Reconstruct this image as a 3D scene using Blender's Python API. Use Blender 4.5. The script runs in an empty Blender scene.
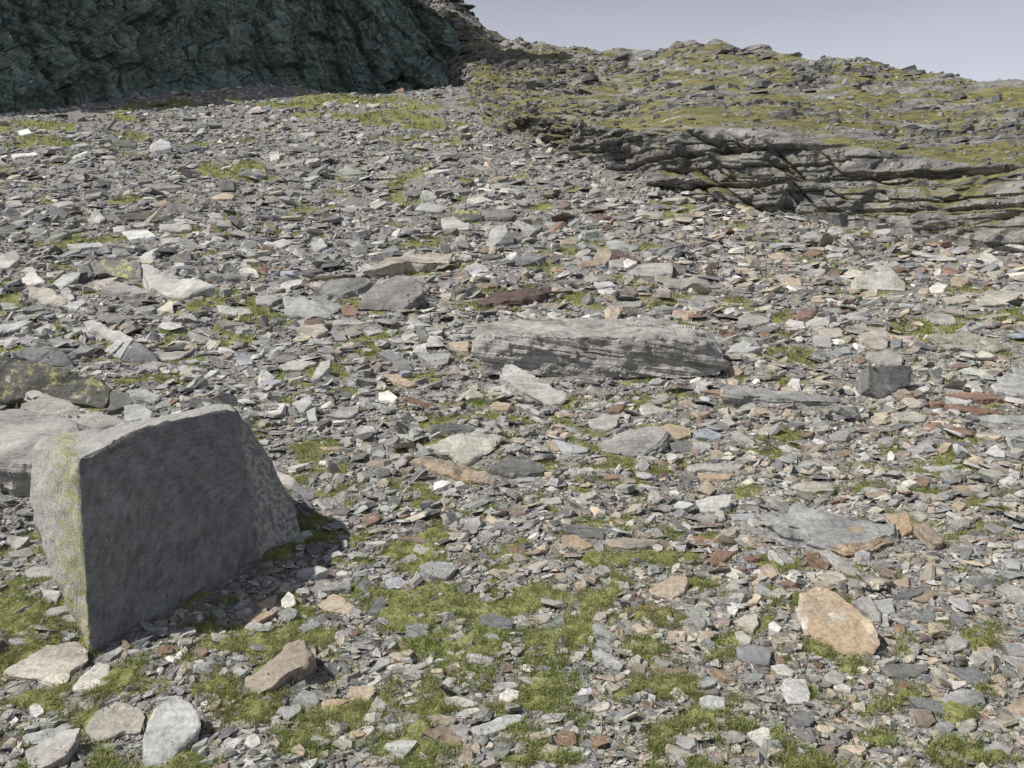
import bpy, bmesh, math, random
import numpy as np
from mathutils import Vector

F = 887.0                      # focal length in pixels of a 1024 px wide picture
CX, CY = 512.0, 384.0
rng = np.random.default_rng(7)
random.seed(7)
scene = bpy.context.scene
COL = scene.collection

# ------------------------------------------------------------------ noise
_perm = np.random.default_rng(3).permutation(256)
_perm = np.concatenate([_perm, _perm, _perm])
_g = np.random.default_rng(4).normal(size=(256, 3)); _g /= np.linalg.norm(_g, axis=1)[:, None]
def perlin(p):
    p = np.asarray(p, float)
    i = np.floor(p).astype(np.int64); f = p - i
    u = f * f * f * (f * (f * 6 - 15) + 10)
    i &= 255
    out = 0.0
    for dx in (0, 1):
        for dy in (0, 1):
            for dz in (0, 1):
                h = _perm[_perm[_perm[(i[:, 0] + dx) & 255] + ((i[:, 1] + dy) & 255)] + ((i[:, 2] + dz) & 255)] & 255
                d = np.einsum('ij,ij->i', _g[h], f - np.array([dx, dy, dz]))
                w = (u[:, 0] if dx else 1 - u[:, 0]) * (u[:, 1] if dy else 1 - u[:, 1]) * (u[:, 2] if dz else 1 - u[:, 2])
                out = out + w * d
    return out * 1.5
def fbm(p, octv=4, gain=0.5):
    p = np.asarray(p, float); a = 1.0; s = 0.0
    for k in range(octv):
        s = s + a * perlin(p * 2.0 ** k + 17.3 * k); a *= gain
    return s
def worley(p):
    """cell id noise: value of the nearest jittered lattice point (blocky facets)"""
    p = np.asarray(p, float); i = np.floor(p).astype(np.int64); best = np.full(len(p), 9.0); val = np.zeros(len(p)); sec = np.full(len(p), 9.0)
    for dx in (-1, 0, 1):
        for dy in (-1, 0, 1):
            for dz in (-1, 0, 1):
                c = i + np.array([dx, dy, dz])
                h = _perm[_perm[_perm[c[:, 0] & 255] + (c[:, 1] & 255)] + (c[:, 2] & 255)] & 255
                q = c + 0.5 + _g[h] * 0.45
                d = np.linalg.norm(p - q, axis=1)
                m = d < best
                sec = np.where(m, best, np.minimum(sec, d))
                best = np.where(m, d, best); val = np.where(m, h / 255.0, val)
    return val, sec - best
def facets(p, sharp=24):
    """tilted planar facets: every cell carries its own slope, with a short blend at the joins"""
    p = np.asarray(p, float); i = np.floor(p).astype(np.int64); best = np.full(len(p), 9.0); D = []; Vv = []
    for dx in (-1, 0, 1):
        for dy in (-1, 0, 1):
            for dz in (-1, 0, 1):
                c = i + np.array([dx, dy, dz])
                h = _perm[_perm[_perm[c[:, 0] & 255] + (c[:, 1] & 255)] + (c[:, 2] & 255)] & 255
                r = p - (c + 0.5 + _g[h] * 0.45); d = np.linalg.norm(r, axis=1)
                best = np.minimum(best, d); D.append(d); Vv.append((r * _g[(h + 77) & 255]).sum(1) + (h / 255.0 - .5) * .4)
    W = 0; S_ = 0
    for d, v in zip(D, Vv):
        w = np.exp(-(d - best) * sharp); W = W + w; S_ = S_ + w * v
    return S_ / W
def blocks(A, S, w, h, seed=0):
    """bedded and jointed rock: a random value per block, and the closeness to its joints (1 = in a joint)"""
    f = S / h; L = np.floor(f).astype(np.int64)
    r1 = _perm[(L + seed * 31) & 255] / 255.0; r2 = _perm[(L + seed * 31 + 91) & 255] / 255.0
    g = A / (w * (.6 + .9 * r2)) + r1 * 7; K = np.floor(g).astype(np.int64)
    v = _perm[_perm[(L + seed * 31) & 255] + (K & 255)] / 255.0
    fs, fg = f - L, g - K
    tilt = (_perm[_perm[(L + 7) & 255] + ((K + 3) & 255)] / 255.0 - .5) * (fg - .5) + (r2 - .5) * (fs - .5)
    e = np.minimum(np.minimum(fs, 1 - fs) * h, np.minimum(fg, 1 - fg) * w)
    return v - .5 + .7 * tilt, smooth(.10 * h, .0, e)
def smooth(a, b, x):
    t = np.clip((x - a) / (b - a), 0, 1); return t * t * (3 - 2 * t)

# ------------------------------------------------------------------ ground profile
_ys = np.arange(768.0, 59.0, -1.0)
GA_Y = [60, 100, 200, 250, 300, 400, 500, 600, 768]
GA_A = [8.0, 8.2, 9.2, 10.2, 12.0, 16.0, 20.0, 24.0, 28.0]
_lnY = np.concatenate([[0.0], np.cumsum(1.0 / np.tan(np.radians(np.interp(_ys[1:], GA_Y, GA_A))) / F)])
_Yt = 4.6 * np.exp(_lnY)
_Zt = _Yt * (CY - _ys) / F
def Yof(py): return np.interp(-np.asarray(py, float), -_ys, _Yt)       # depth of the ground seen at picture row py
YMAX = 88.0
def profile(Y, x=-30.0):
    Y = np.asarray(Y, float); ymax = np.interp(x, [-22, -12, -4, 20], [88, 80, 86, 86])
    z = np.interp(Y, _Yt, _Zt)
    z = np.where(Y < _Yt[0], _Zt[0] + (Y - _Yt[0]) * 0.075, z)
    z = np.where(Y < -15, _Zt[0] + (-15 - _Yt[0]) * 0.075 + (Y + 15) * 0.3, z)
    zm = np.interp(ymax, _Yt, _Zt)
    z = np.where(Y > ymax, zm - (Y - ymax) * 0.03, z)
    return z
def ground(x, y):
    x = np.atleast_1d(np.asarray(x, float)); y = np.atleast_1d(np.asarray(y, float))
    x, y = np.broadcast_arrays(x, y)
    n = len(x); o = np.zeros(n)
    r = np.sqrt(x * x + y * y)
    z = profile(y, x)
    z = z + 0.10 * perlin(np.c_[x * .35, y * .35, o]) * smooth(2, 6, r)
    z = z + 0.045 * perlin(np.c_[x * 1.3, y * 1.3, o + 5])
    z = z + 0.55 * perlin(np.c_[x * .07, y * .05, o + 9]) * smooth(10, 40, r)
    z = z + 0.018 * perlin(np.c_[x * 4, y * 4, o + 2])
    return z
def gnormal(x, y, e=0.15):
    zx = (ground(x + e, y) - ground(x - e, y)) / (2 * e); zy = (ground(x, y + e) - ground(x, y - e)) / (2 * e)
    n = np.stack([-zx, -zy, np.ones_like(zx)], 1); return n / np.linalg.norm(n, axis=1)[:, None]
_march = np.exp(np.linspace(math.log(2.2), math.log(90), 700))
def hit(px, py):
    """point of the ground seen at pixel (px, py)"""
    k = (px - CX) / F; e = (CY - py) / F
    d = ground(k * _march, _march) - e * _march
    j = np.argmax(d > 0) if (d > 0).any() else len(d) - 1
    j = max(j, 1)
    Y = _march[j - 1] + (_march[j] - _march[j - 1]) * (0 - d[j - 1]) / (d[j] - d[j - 1] + 1e-12)
    Y = float(np.clip(Y, 2.2, 90))
    return np.array([k * Y, Y, e * Y])
def at(px, py, Y): return np.array([(px - CX) / F * Y, Y, (CY - py) / F * Y])
def topix(P): return CX + F * P[:, 0] / P[:, 1], CY - F * P[:, 2] / P[:, 1]

# ------------------------------------------------------------------ grass patches (places on the ground)
PATCH = [(25, 615, 55, 40), (20, 655, 40, 20), (138, 664, 28, 20), (70, 600, 25, 30), (440, 603, 95, 26), (400, 620, 60, 26), (465, 655, 42, 48),
         (550, 640, 55, 46), (350, 722, 48, 24), (400, 745, 60, 16), (545, 688, 28, 18), (560, 760, 60, 14), (285, 545, 30, 35), (250, 640, 45, 15), (265, 650, 25, 18), (235, 560, 40, 12),
         (210, 630, 40, 8), (215, 690, 30, 12), (265, 705, 30, 20), (330, 640, 20, 14), (160, 735, 18, 10), (100, 720, 22, 10), (30, 700, 18, 7), (420, 560, 30, 14), (360, 540, 18, 12),
         (680, 690, 28, 18), (660, 612, 28, 16), (600, 600, 20, 10), (640, 645, 22, 14), (620, 560, 40, 10), (595, 520, 35, 10), (640, 560, 20, 8), (780, 742, 22, 9), (878, 742, 16, 10), (955, 745, 22, 9),
         (1000, 760, 40, 10), (790, 660, 10, 6), (820, 652, 16, 6), (847, 669, 10, 5), (770, 590, 12, 8), (530, 602, 34, 18), (500, 575, 30, 14),
         (430, 420, 34, 6), (330, 470, 22, 8), (310, 460, 18, 8), (540, 500, 20, 8), (620, 466, 44, 8), (560, 465, 25, 6), (510, 420, 30, 6), (590, 478, 30, 7), (590, 435, 22, 5),
         (210, 300, 22, 10), (235, 318, 30, 9), (180, 335, 24, 9), (100, 345, 20, 7), (170, 305, 14, 5), (160, 380, 30, 6), (330, 372, 25, 7), (270, 318, 14, 5),
         (75, 243, 45, 5), (110, 239, 30, 4), (25, 142, 45, 14), (10, 130, 30, 9), (60, 128, 40, 5), (170, 105, 35, 5), (225, 170, 32, 9), (245, 178, 25, 7), (200, 145, 14, 5),
         (350, 102, 45, 8), (385, 115, 50, 10), (425, 125, 40, 8), (450, 142, 26, 6), (400, 140, 36, 5), (325, 95, 20, 5), (400, 185, 16, 9), (395, 198, 10, 6), (470, 180, 16, 3), (270, 105, 30, 4),
         (570, 252, 25, 5), (585, 300, 34, 7), (520, 310, 18, 5), (670, 298, 42, 5), (660, 305, 30, 5), (735, 300, 18, 6), (690, 210, 24, 3), (440, 298, 18, 4), (380, 305, 12, 4),
         (780, 358, 28, 10), (780, 335, 20, 6), (920, 325, 36, 7), (940, 338, 40, 6), (1000, 355, 22, 8), (940, 493, 34, 7), (908, 474, 32, 8), (1005, 505, 28, 8), (990, 525, 20, 5), (860, 465, 15, 5), (800, 435, 18, 4), (870, 410, 12, 4), (790, 430, 10, 6),
         (720, 540, 18, 10), (690, 560, 16, 8), (865, 232, 36, 5), (1015, 470, 12, 4), (900, 345, 20, 6), (460, 470, 16, 5), (350, 505, 20, 8), (400, 545, 22, 9), (440, 535, 25, 9), (260, 300, 10, 4)]
def _patch_world():
    out = []
    for cx, cy, rx, ry in PATCH:
        c = hit(cx, cy)
        out.append((c[0], c[1], rx * c[1] / F, max(0.1, float(Yof(cy - ry) - Yof(min(cy + ry, 768))) / 2)))
    return np.array(out)
PW = _patch_world()
def grass_mask(x, y):
    x = np.atleast_1d(x).astype(float); y = np.atleast_1d(y).astype(float)
    m = np.zeros(len(x))
    for cx, cy, rx, ry in PW:
        d = np.sqrt(((x - cx) / rx) ** 2 + ((y - cy) / ry) ** 2)
        m = np.maximum(m, 0.95 - 0.58 * d)
    r = np.maximum(y, 2.0)
    lr = np.log(r)
    o = np.zeros(len(x))
    n = fbm(np.c_[x / r * 15, lr * 14, o + 3], 4, .62)
    base = 0.17 * smooth(60, 8, y) + 0.10
    return np.clip(np.maximum(m, base) + 0.62 * n, 0, 1)
# ------------------------------------------------------------------ the stones one can point to
# tile (origin of a 256x192 crop enlarged 4x), outline of the upper face, height of the front face, colour key, options, kind, short name, label
T = dict(A=(0, 576), B=(256, 576), C=(512, 576), D=(768, 576), E=(0, 384), F=(256, 384), G=(512, 384), H=(768, 384),
         I=(0, 192), J=(256, 192), K=(512, 192), L=(768, 192), M=(0, 60), N=(256, 60))
# landmarks with labels of their own
MARK = [
 ('A', '8,390 60,345 190,275 310,258 350,300 345,335 285,385 270,425 235,440 140,405', 10, 'c', dict(g=34), 'slab', 'the cream slab', 'broad cream slab lying under the lower corner of the big square boulder'),
 ('A', '290,440 330,395 400,345 438,342 440,430 380,450 300,452', 8, 'c', dict(g=34), 'slab', None, 'small broken cream piece beside the broad cream slab, next to a grass tuft'),
 ('A', '575,640 600,560 640,510 700,475 760,505 800,560 800,610 720,690 660,780 570,785', 6, 'l', dict(g=46), 'slab', 'the speckled slab', 'tall pale speckled slab standing in grass at the bottom edge of the picture'),
 ('A', '340,610 380,540 460,500 560,525 585,560 560,620 480,620 430,655 370,655', 10, 'tl', dict(g=40), 'boulder', None, 'rounded tan-grey rock left of the tall pale speckled slab'),
 ('A', '95,700 265,610 318,606 305,650 260,725 160,768 110,750', 16, 'g', dict(g=36, roll=-4, strata=1), 'boulder', 'the angular corner rock', 'angular grey rock with a dark right side in the bottom left corner'),
 ('B', '-40,410 0,380 60,330 130,270 185,255 203,290 215,320 190,350 120,390 60,450 0,478 -45,445', 6, 'bt', dict(g=50, roll=-14, strata=1, rust=.04), 'slab', 'the ridged slab', 'brown-grey ridged slab leaning in the grass to the right of the cream slab'),
 ('B', '243,115 310,70 340,80 395,120 370,150 280,140', 5, 't', dict(rust=.22), 'slab', 'the rust-tan slab', 'flat rust-tan slab at the top left edge of the large grass patch'),
 ('B', '890,160 940,150 1020,170 1026,195 960,200 905,185', 20, 'd', dict(g=26), 'slab', 'the dark grass slab', 'dark layered slab in the middle of the large grass patch'),
 ('B', '865,605 1000,555 1065,555 1058,578 960,625 880,640', 14, 'l', dict(g=34), 'slab', 'the pale beam', 'long pale beam-shaped stone below the grass near the bottom edge'),
 ('B', '660,625 745,595 820,650 825,672 760,685 690,640', 8, 'b', dict(strata=1), 'slab', 'the ridged brown slab', 'brown ridged slab just left of the long pale beam-shaped stone'),
 ('B', '370,440 470,437 475,465 440,503 375,500', 5, 't', dict(g=45), 'boulder', None, 'squarish tan block behind a thick grass tuft near the bottom edge'),
 ('B', '975,470 1010,447 1050,460 1055,490 1010,505 980,495', 6, 'w', dict(g=50), 'boulder', None, 'rounded white rock on the lower edge of the large grass patch'),
 ('C', '550,55 600,20 640,0 700,0 705,25 690,60 640,90 560,70', 8, 't', dict(g=40), 'boulder', 'the tan block', 'stout tan block beside a rust-coloured tuft below the rust-brown slab'),
 ('C', '320,300 345,285 440,350 435,372 390,355', 8, 'l', dict(g=38), 'slab', 'the leaning beam', 'pale narrow beam-shaped stone leaning at the right edge of the grass patch'),
 ('C', '895,285 950,272 1040,290 1030,350 960,355 905,320', 4, 'gd', dict(), 'slab', 'the sunken slab', 'smooth dark grey slab sunk flat in the gravel left of the orange oval slab'),
 ('C', '752,485 780,475 850,485 855,540 760,540', 8, 'l', dict(g=55), 'boulder', None, 'grey squarish block standing below the smooth dark sunken slab'),
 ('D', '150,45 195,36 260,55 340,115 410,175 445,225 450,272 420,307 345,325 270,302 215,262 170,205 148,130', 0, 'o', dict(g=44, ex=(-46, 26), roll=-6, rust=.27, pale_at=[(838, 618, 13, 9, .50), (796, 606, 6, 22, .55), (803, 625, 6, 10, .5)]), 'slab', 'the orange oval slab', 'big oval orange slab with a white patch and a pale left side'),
 ('D', '335,100 405,78 450,150 450,180 400,150', 5, 'g', dict(g=48), 'slab', None, 'grey slab leaning against the upper right side of the orange oval slab'),
 ('D', '445,365 520,350 640,350 640,375 560,405 480,400', 10, 'd', dict(g=30, strata=1), 'slab', 'the dark layered slab', 'dark layered slab lying to the lower right of the orange oval slab'),
 ('D', '560,480 640,490 740,530 800,555 780,565 700,550 590,515', 8, 'd', dict(), 'slab', 'the thin dark slab', 'long thin dark slab slanting down in the lower right of the scree'),
 ('D', '690,490 770,445 860,465 865,500 790,530 730,515', 12, 'g', dict(g=36), 'slab', None, 'grey slab propped above the long thin dark slanting slab'),
 ('D', '30,440 90,405 150,415 170,470 165,510 80,505', 6, 'wl', dict(g=48), 'boulder', 'the white block', 'near-white block below the orange oval slab'),
 ('E', '-60,100 60,95 230,120 290,145 332,185 250,210 170,235 145,270 135,318 60,312 -60,295', 140, 'g', dict(g=27, under=.30), 'boulder', 'the flat-topped boulder', 'large smooth flat-topped grey boulder with a dark shaded front, cut by the left edge'),
 ('E', '65,95 105,28 150,25 240,55 330,90 500,150 380,185 345,165 260,140 165,120', 30, 'g', dict(g=30, lichen=.24), 'slab', 'the wedge slab', 'grey wedge-shaped slab with a lichened end behind the big square boulder'),
 ('E', '-30,-130 0,-118 160,-90 300,-48 400,-22 444,16 442,70 412,100 280,75 160,45 80,60 -30,75', 0, 'dm', dict(g=72, th=1.1, lichen=.42), 'boulder', 'the mossy dark boulder', 'dark mossy boulder with yellow lichen on its right end at the left edge'),
 ('I', '48,640 120,616 220,616 272,652 296,704 160,690 80,660', 0, 'gd', dict(g=60, th=.6), 'boulder', None, 'bare grey hump of rock behind the dark mossy boulder'),
 ('E', '495,85 555,78 605,110 600,130 500,150', 10, 'l', dict(g=45), 'boulder', None, 'small squarish pale block showing above the top edge of the big square boulder'),
 ('F', '690,250 770,210 890,195 920,205 985,215 960,250 850,310 820,320 800,290', 12, 'tl', dict(g=28, strata=1), 'slab', 'the propped tan slab', 'tan-grey slab propped on a darker slab in the middle of the scree'),
 ('G', '-95,330 -20,285 30,285 90,315 145,340 120,355 40,365 -40,350', 14, 'd', dict(g=30, strata=1), 'slab', None, 'dark layered slab under the right end of the propped tan-grey slab'),
 ('F', '620,300 700,295 830,330 960,370 960,400 820,380 700,350', 4, 'bt', dict(), 'slab', None, 'dull brown slab lying flush in the ground below the propped tan-grey slab'),
 ('F', '85,350 120,360 160,385 150,415 110,400', 8, 'l', dict(g=45), 'slab', None, 'pale broken slab leaning against the right flank of the big square boulder'),
 ('F', '155,388 240,437 228,458 195,455 140,415', 10, 'gd', dict(g=48), 'slab', None, 'dark square-ended slab beside the right flank of the big square boulder'),
 ('F', '650,725 700,705 790,715 800,740 760,778 690,760', 12, 'g', dict(g=36), 'boulder', 'the grey block above the grass', 'grey five-sided block at the upper edge of the large grass patch'),
 ('F', '430,520 495,520 495,540 440,570', 4, 'r', dict(), 'slab', None, 'dark red-brown slab to the right of the big square boulder'),
 ('G', '335,235 400,200 500,180 590,165 622,190 612,212 560,255 500,285 420,280 345,265', 10, 'g', dict(g=26, strata=1, ex=(14, 14)), 'slab', 'the streaked slab', 'large streaked grey slab with an undercut right end in mid scree'),
 ('G', '580,170 620,158 690,170 720,185 715,205 660,218 620,190', 8, 'o', dict(), 'slab', None, 'orange-tan slab resting against the back of the large streaked grey slab'),
 ('G', '695,330 720,318 890,312 930,318 900,345 710,345', 8, 'l', dict(), 'slab', 'the pale plank stone', 'long pale plank-like slab right of the large streaked grey slab'),
 ('G', '735,465 840,440 880,445 870,480 790,520 755,505', 6, 'l', dict(g=36), 'boulder', 'the pale block', 'pale angular block beside a small tan wedge in mid scree'),
 ('G', '740,425 780,380 815,420 790,445', 6, 't', dict(g=50), 'rock', None, 'small upright tan wedge touching the pale angular block'),
 ('G', '370,625 450,612 590,625 570,640 480,655 400,650', 8, 'bt', dict(), 'slab', 'the rust-brown slab', 'long rust-brown slab with grass along its lower edge in mid scree'),
 ('G', '200,560 290,560 370,590 370,615 300,605 220,590', 4, 'd', dict(), 'slab', None, 'dark flat slab lying above and left of the long rust-brown slab'),
 ('G', '160,220 190,225 310,255 300,270 210,275', 4, 'bl', dict(), 'slab', None, 'blue-grey flat slab between the propped tan slab and the streaked slab'),
 ('G', '300,150 370,118 430,130 420,165 380,182 310,172', 6, 'g', dict(g=30, lichen=.3), 'boulder', None, 'greenish grey rock just above the large streaked grey slab'),
 ('H', '-190,20 -170,10 0,15 150,35 270,55 310,66 200,70 0,52 -185,38', 18, 'g', dict(g=20, rust_at=[(722, 395, 4, 8, .6)]), 'slab', 'the long flat slab', 'very long flat slab with rusty left end, below right end of the ledge boulder'),
 ('H', '-15,525 60,490 150,490 300,520 430,555 510,560 515,590 450,602 420,622 300,640 200,600 80,565', 50, 'g', dict(g=30, slope=.7, rust=.12, strata=1, rust_at=[(855, 551, 30, 8, .95), (858, 530, 16, 5, .5), (882, 544, 14, 7, .9)]), 'slab', 'the big rust-fronted slab', 'big broad slab with an orange rusty front edge in the right scree'),
 ('H', '580,556 640,555 700,622 700,635 660,640', 22, 'bt', dict(g=38, roll=12), 'slab', 'the tilted square block', 'tilted square-ended block with an ochre side right of the big rust-fronted slab'),
 ('H', '150,680 165,670 250,720 235,745', 6, 'r', dict(g=38), 'slab', None, 'narrow rust-red stone among grey beams below the big rust-fronted slab'),
 ('H', '210,670 240,660 360,740 340,770 290,745', 8, 'g', dict(g=36), 'slab', None, 'thick grey beam-shaped stone below the front edge of the big rust-fronted slab'),
 ('H', '620,65 700,75 860,95 940,115 840,118 700,85', 4, 'r', dict(), 'slab', 'the rust sheet', 'thin rust-coloured sheet of rock lying flat near the right edge'),
 ('H', '700,40 760,30 900,38 935,56 860,62 800,58', 16, 'r', dict(), 'slab', None, 'thick rust-brown slab behind the thin rust-coloured sheet'),
 ('H', '825,140 870,125 1060,122 1060,160 900,150', 12, 'g', dict(g=20), 'slab', 'the right edge plank', 'thick grey plank-like slab cut by the right edge'),
 ('H', '865,275 910,240 945,270 950,295 890,285', 4, 'w', dict(g=50), 'rock', 'the white quartz rock', 'bright white quartz rock near the right edge'),
 ('I', '570,290 640,310 740,345 870,372 810,390 760,415 690,420 600,375', 8, 'l', dict(g=34, roll=-6), 'slab', 'the white-grey slab', 'large white-grey slab slanting down to the right in the upper left scree'),
 ('I', '355,275 420,270 560,278 570,350 480,345 420,325 375,330', 0, 'gd', dict(g=52, th=.5, lichen=.5), 'slab', 'the lichened slab', 'slab with a bright yellow lichen patch left of the large white-grey slab'),
 ('I', '410,380 450,350 590,390 598,405 490,402', 26, 'g', dict(g=24), 'boulder', None, 'grey block with a dark front below the yellow lichened slab'),
 ('I', '345,520 370,512 530,580 530,600 490,600 350,545', 10, 'l', dict(g=30), 'slab', 'the pale log stone', 'long pale log-shaped stone behind two leaning slabs at left'),
 ('I', '450,660 510,585 530,590 480,668', 4, 'l', dict(g=52, roll=-15), 'slab', None, 'pale slab leaning left against a dark streaked one below the log-shaped stone'),
 ('I', '485,672 540,590 625,660 620,680 520,682', 2, 'd', dict(g=55, strata=1), 'slab', 'the dark streaked slab', 'dark streaked triangular slab leaning at the end of the log-shaped stone'),
 ('I', '115,375 200,385 265,430 260,450 170,435 120,410', 8, 'tl', dict(g=34), 'slab', 'the tilted tan-grey slab', 'tilted tan-grey slab among pale blocks near the upper left edge'),
 ('J', '430,320 520,270 640,240 790,245 770,280 700,280 600,278 520,300', 34, 'tl', dict(g=16, under=.35), 'slab', 'the overhanging slab', 'pale slab with a dark overhanging front edge above the dark blocky boulder'),
 ('J', '400,470 430,410 460,380 560,335 620,335 670,375 665,410 640,420 580,470 480,475', 4, 'gd', dict(g=46, th=.8, strata=1), 'boulder', 'the dark blocky boulder', 'dark grey blocky boulder left of the ledge boulder and above it'),
 ('J', '255,370 290,350 420,340 465,350 440,375 390,392 345,412 290,408', 10, 'gd', dict(g=32), 'boulder', None, 'grey rounded boulder just left of the dark blocky boulder'),
 ('J', '110,420 150,418 230,435 310,490 270,505 120,490', 6, 'g', dict(g=30), 'slab', 'the grey tilted slab', 'grey tilted slab lying below and left of the dark blocky boulder'),
 ('J', '630,70 660,42 700,45 770,60 740,80', 6, 'l', dict(g=22), 'slab', 'the upper pale slab', 'pale slab left of a lichened block high on the scree'),
 ('J', '770,75 830,68 900,75 900,105 820,112', 8, 'dm', dict(g=34, lichen=.55), 'boulder', 'the lichened block', 'yellow-green lichened block high on the scree'),
 ('J', '900,75 1024,70 1040,90 1024,100 905,100', 16, 'd', dict(g=18), 'slab', None, 'dark slab joined to the right of the yellow-green lichened block'),
 ('J', '880,440 960,400 1060,385 1130,375 1180,376 1175,400 1060,425 1000,435 920,450', 14, 'rd', dict(g=22, strata=1), 'slab', 'the dark rusty slab', 'dark rusty slab tilted up behind the left part of the ledge boulder'),
 ('J', '970,730 998,684 1050,698 1155,762 1250,815 1220,845 1160,845 1070,795', 6, 'l', dict(g=36), 'slab', 'the smooth leaning slab', 'smooth pale slab leaning below the left end of the ledge boulder'),
 ('K', '720,570 800,560 832,620 840,650 790,640 715,650', 6, 'gd', dict(g=44, strata=1), 'boulder', None, 'fractured grey block against the right end of the ledge boulder'),
 ('K', '325,260 345,225 395,225 400,250 370,295', 4, 't', dict(g=40), 'rock', 'the tan wedge', 'tan wedge-shaped rock with a rusty slab behind it, upslope of the ledge boulder'),
 ('K', '395,230 420,225 515,275 490,280', 8, 'rd', dict(g=24), 'slab', None, 'narrow rust-brown slab slanting right from the tan wedge-shaped rock'),
 ('K', '455,325 520,285 640,280 640,320 540,335', 6, 'l', dict(g=24), 'slab', 'the pale broad slab', 'pale broad slab with a dark block at its right end, upslope of the ledge boulder'),
 ('K', '630,300 640,285 700,295 695,325 640,330', 4, 'd', dict(g=40), 'boulder', None, 'dark block at the right end of the pale broad slab'),
 ('K', '600,355 680,345 785,350 790,372 720,362 700,380 610,375', 12, 'g', dict(g=18, strata=1), 'slab', 'the grey ledge slab', 'grey layered slab with grass below it, behind the right end of the ledge boulder'),
 ('K', '190,195 240,180 265,180 260,208 200,208', 8, 't', dict(g=26), 'rock', 'the tan cube', 'tan cube-like rock alone above a green patch'),
 ('L', '350,390 350,340 430,290 480,295 550,360 552,398 470,390 400,390', 4, 'tl', dict(g=42, th=.6), 'boulder', 'the tent-shaped rock', 'pale tent-shaped rock in the upper right scree'),
 ('L', '825,430 880,395 980,390 1012,410 960,445 850,455', 4, 'tl', dict(), 'slab', 'the oval tan slab', 'flat oval tan slab near the right edge, upslope'),
 ('L', '345,585 380,560 470,548 485,580 480,620 430,630 390,610', 6, 'tl', dict(g=30), 'slab', 'the pale square slab', 'pale squarish slab directly upslope of the dark wedge block'),
 ('L', '388,664 400,642 480,630 540,652 535,690 470,690', 4, 'g', dict(g=24), 'slab', None, 'pale grey slab lying on the back of the dark wedge block'),
 ('L', '404,694 578,694 574,760 456,828 400,786', 0, 'd', dict(g=62, th=.55, roll=16), 'boulder', 'the dark wedge block', 'dark wedge-shaped block with a smooth shaded face in the right scree'),  # dark base colour stands in for the shade on this face
 ('L', '896,772 970,705 1050,696 1050,815 950,800 912,792', 8, 'l', dict(g=34), 'slab', None, 'pale fractured slab cut by the right edge, above the thick grey plank'),
 ('M', '600,340 640,315 680,325 685,350 640,365', 6, 'wl', dict(g=40), 'boulder', 'the upper white block', 'near-white block high on the left scree'),
 ('M', '450,325 500,315 550,325 545,345 470,340', 6, 'dm', dict(g=26), 'boulder', None, 'dark mossy boulder just left of the near-white block high on the scree'),
 ('M', '870,490 900,478 935,480 935,520 880,525', 4, 'd', dict(g=60, th=.7), 'boulder', 'the upper dark cube', 'dark cube-shaped block standing below the upper green patch'),
]
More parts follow.
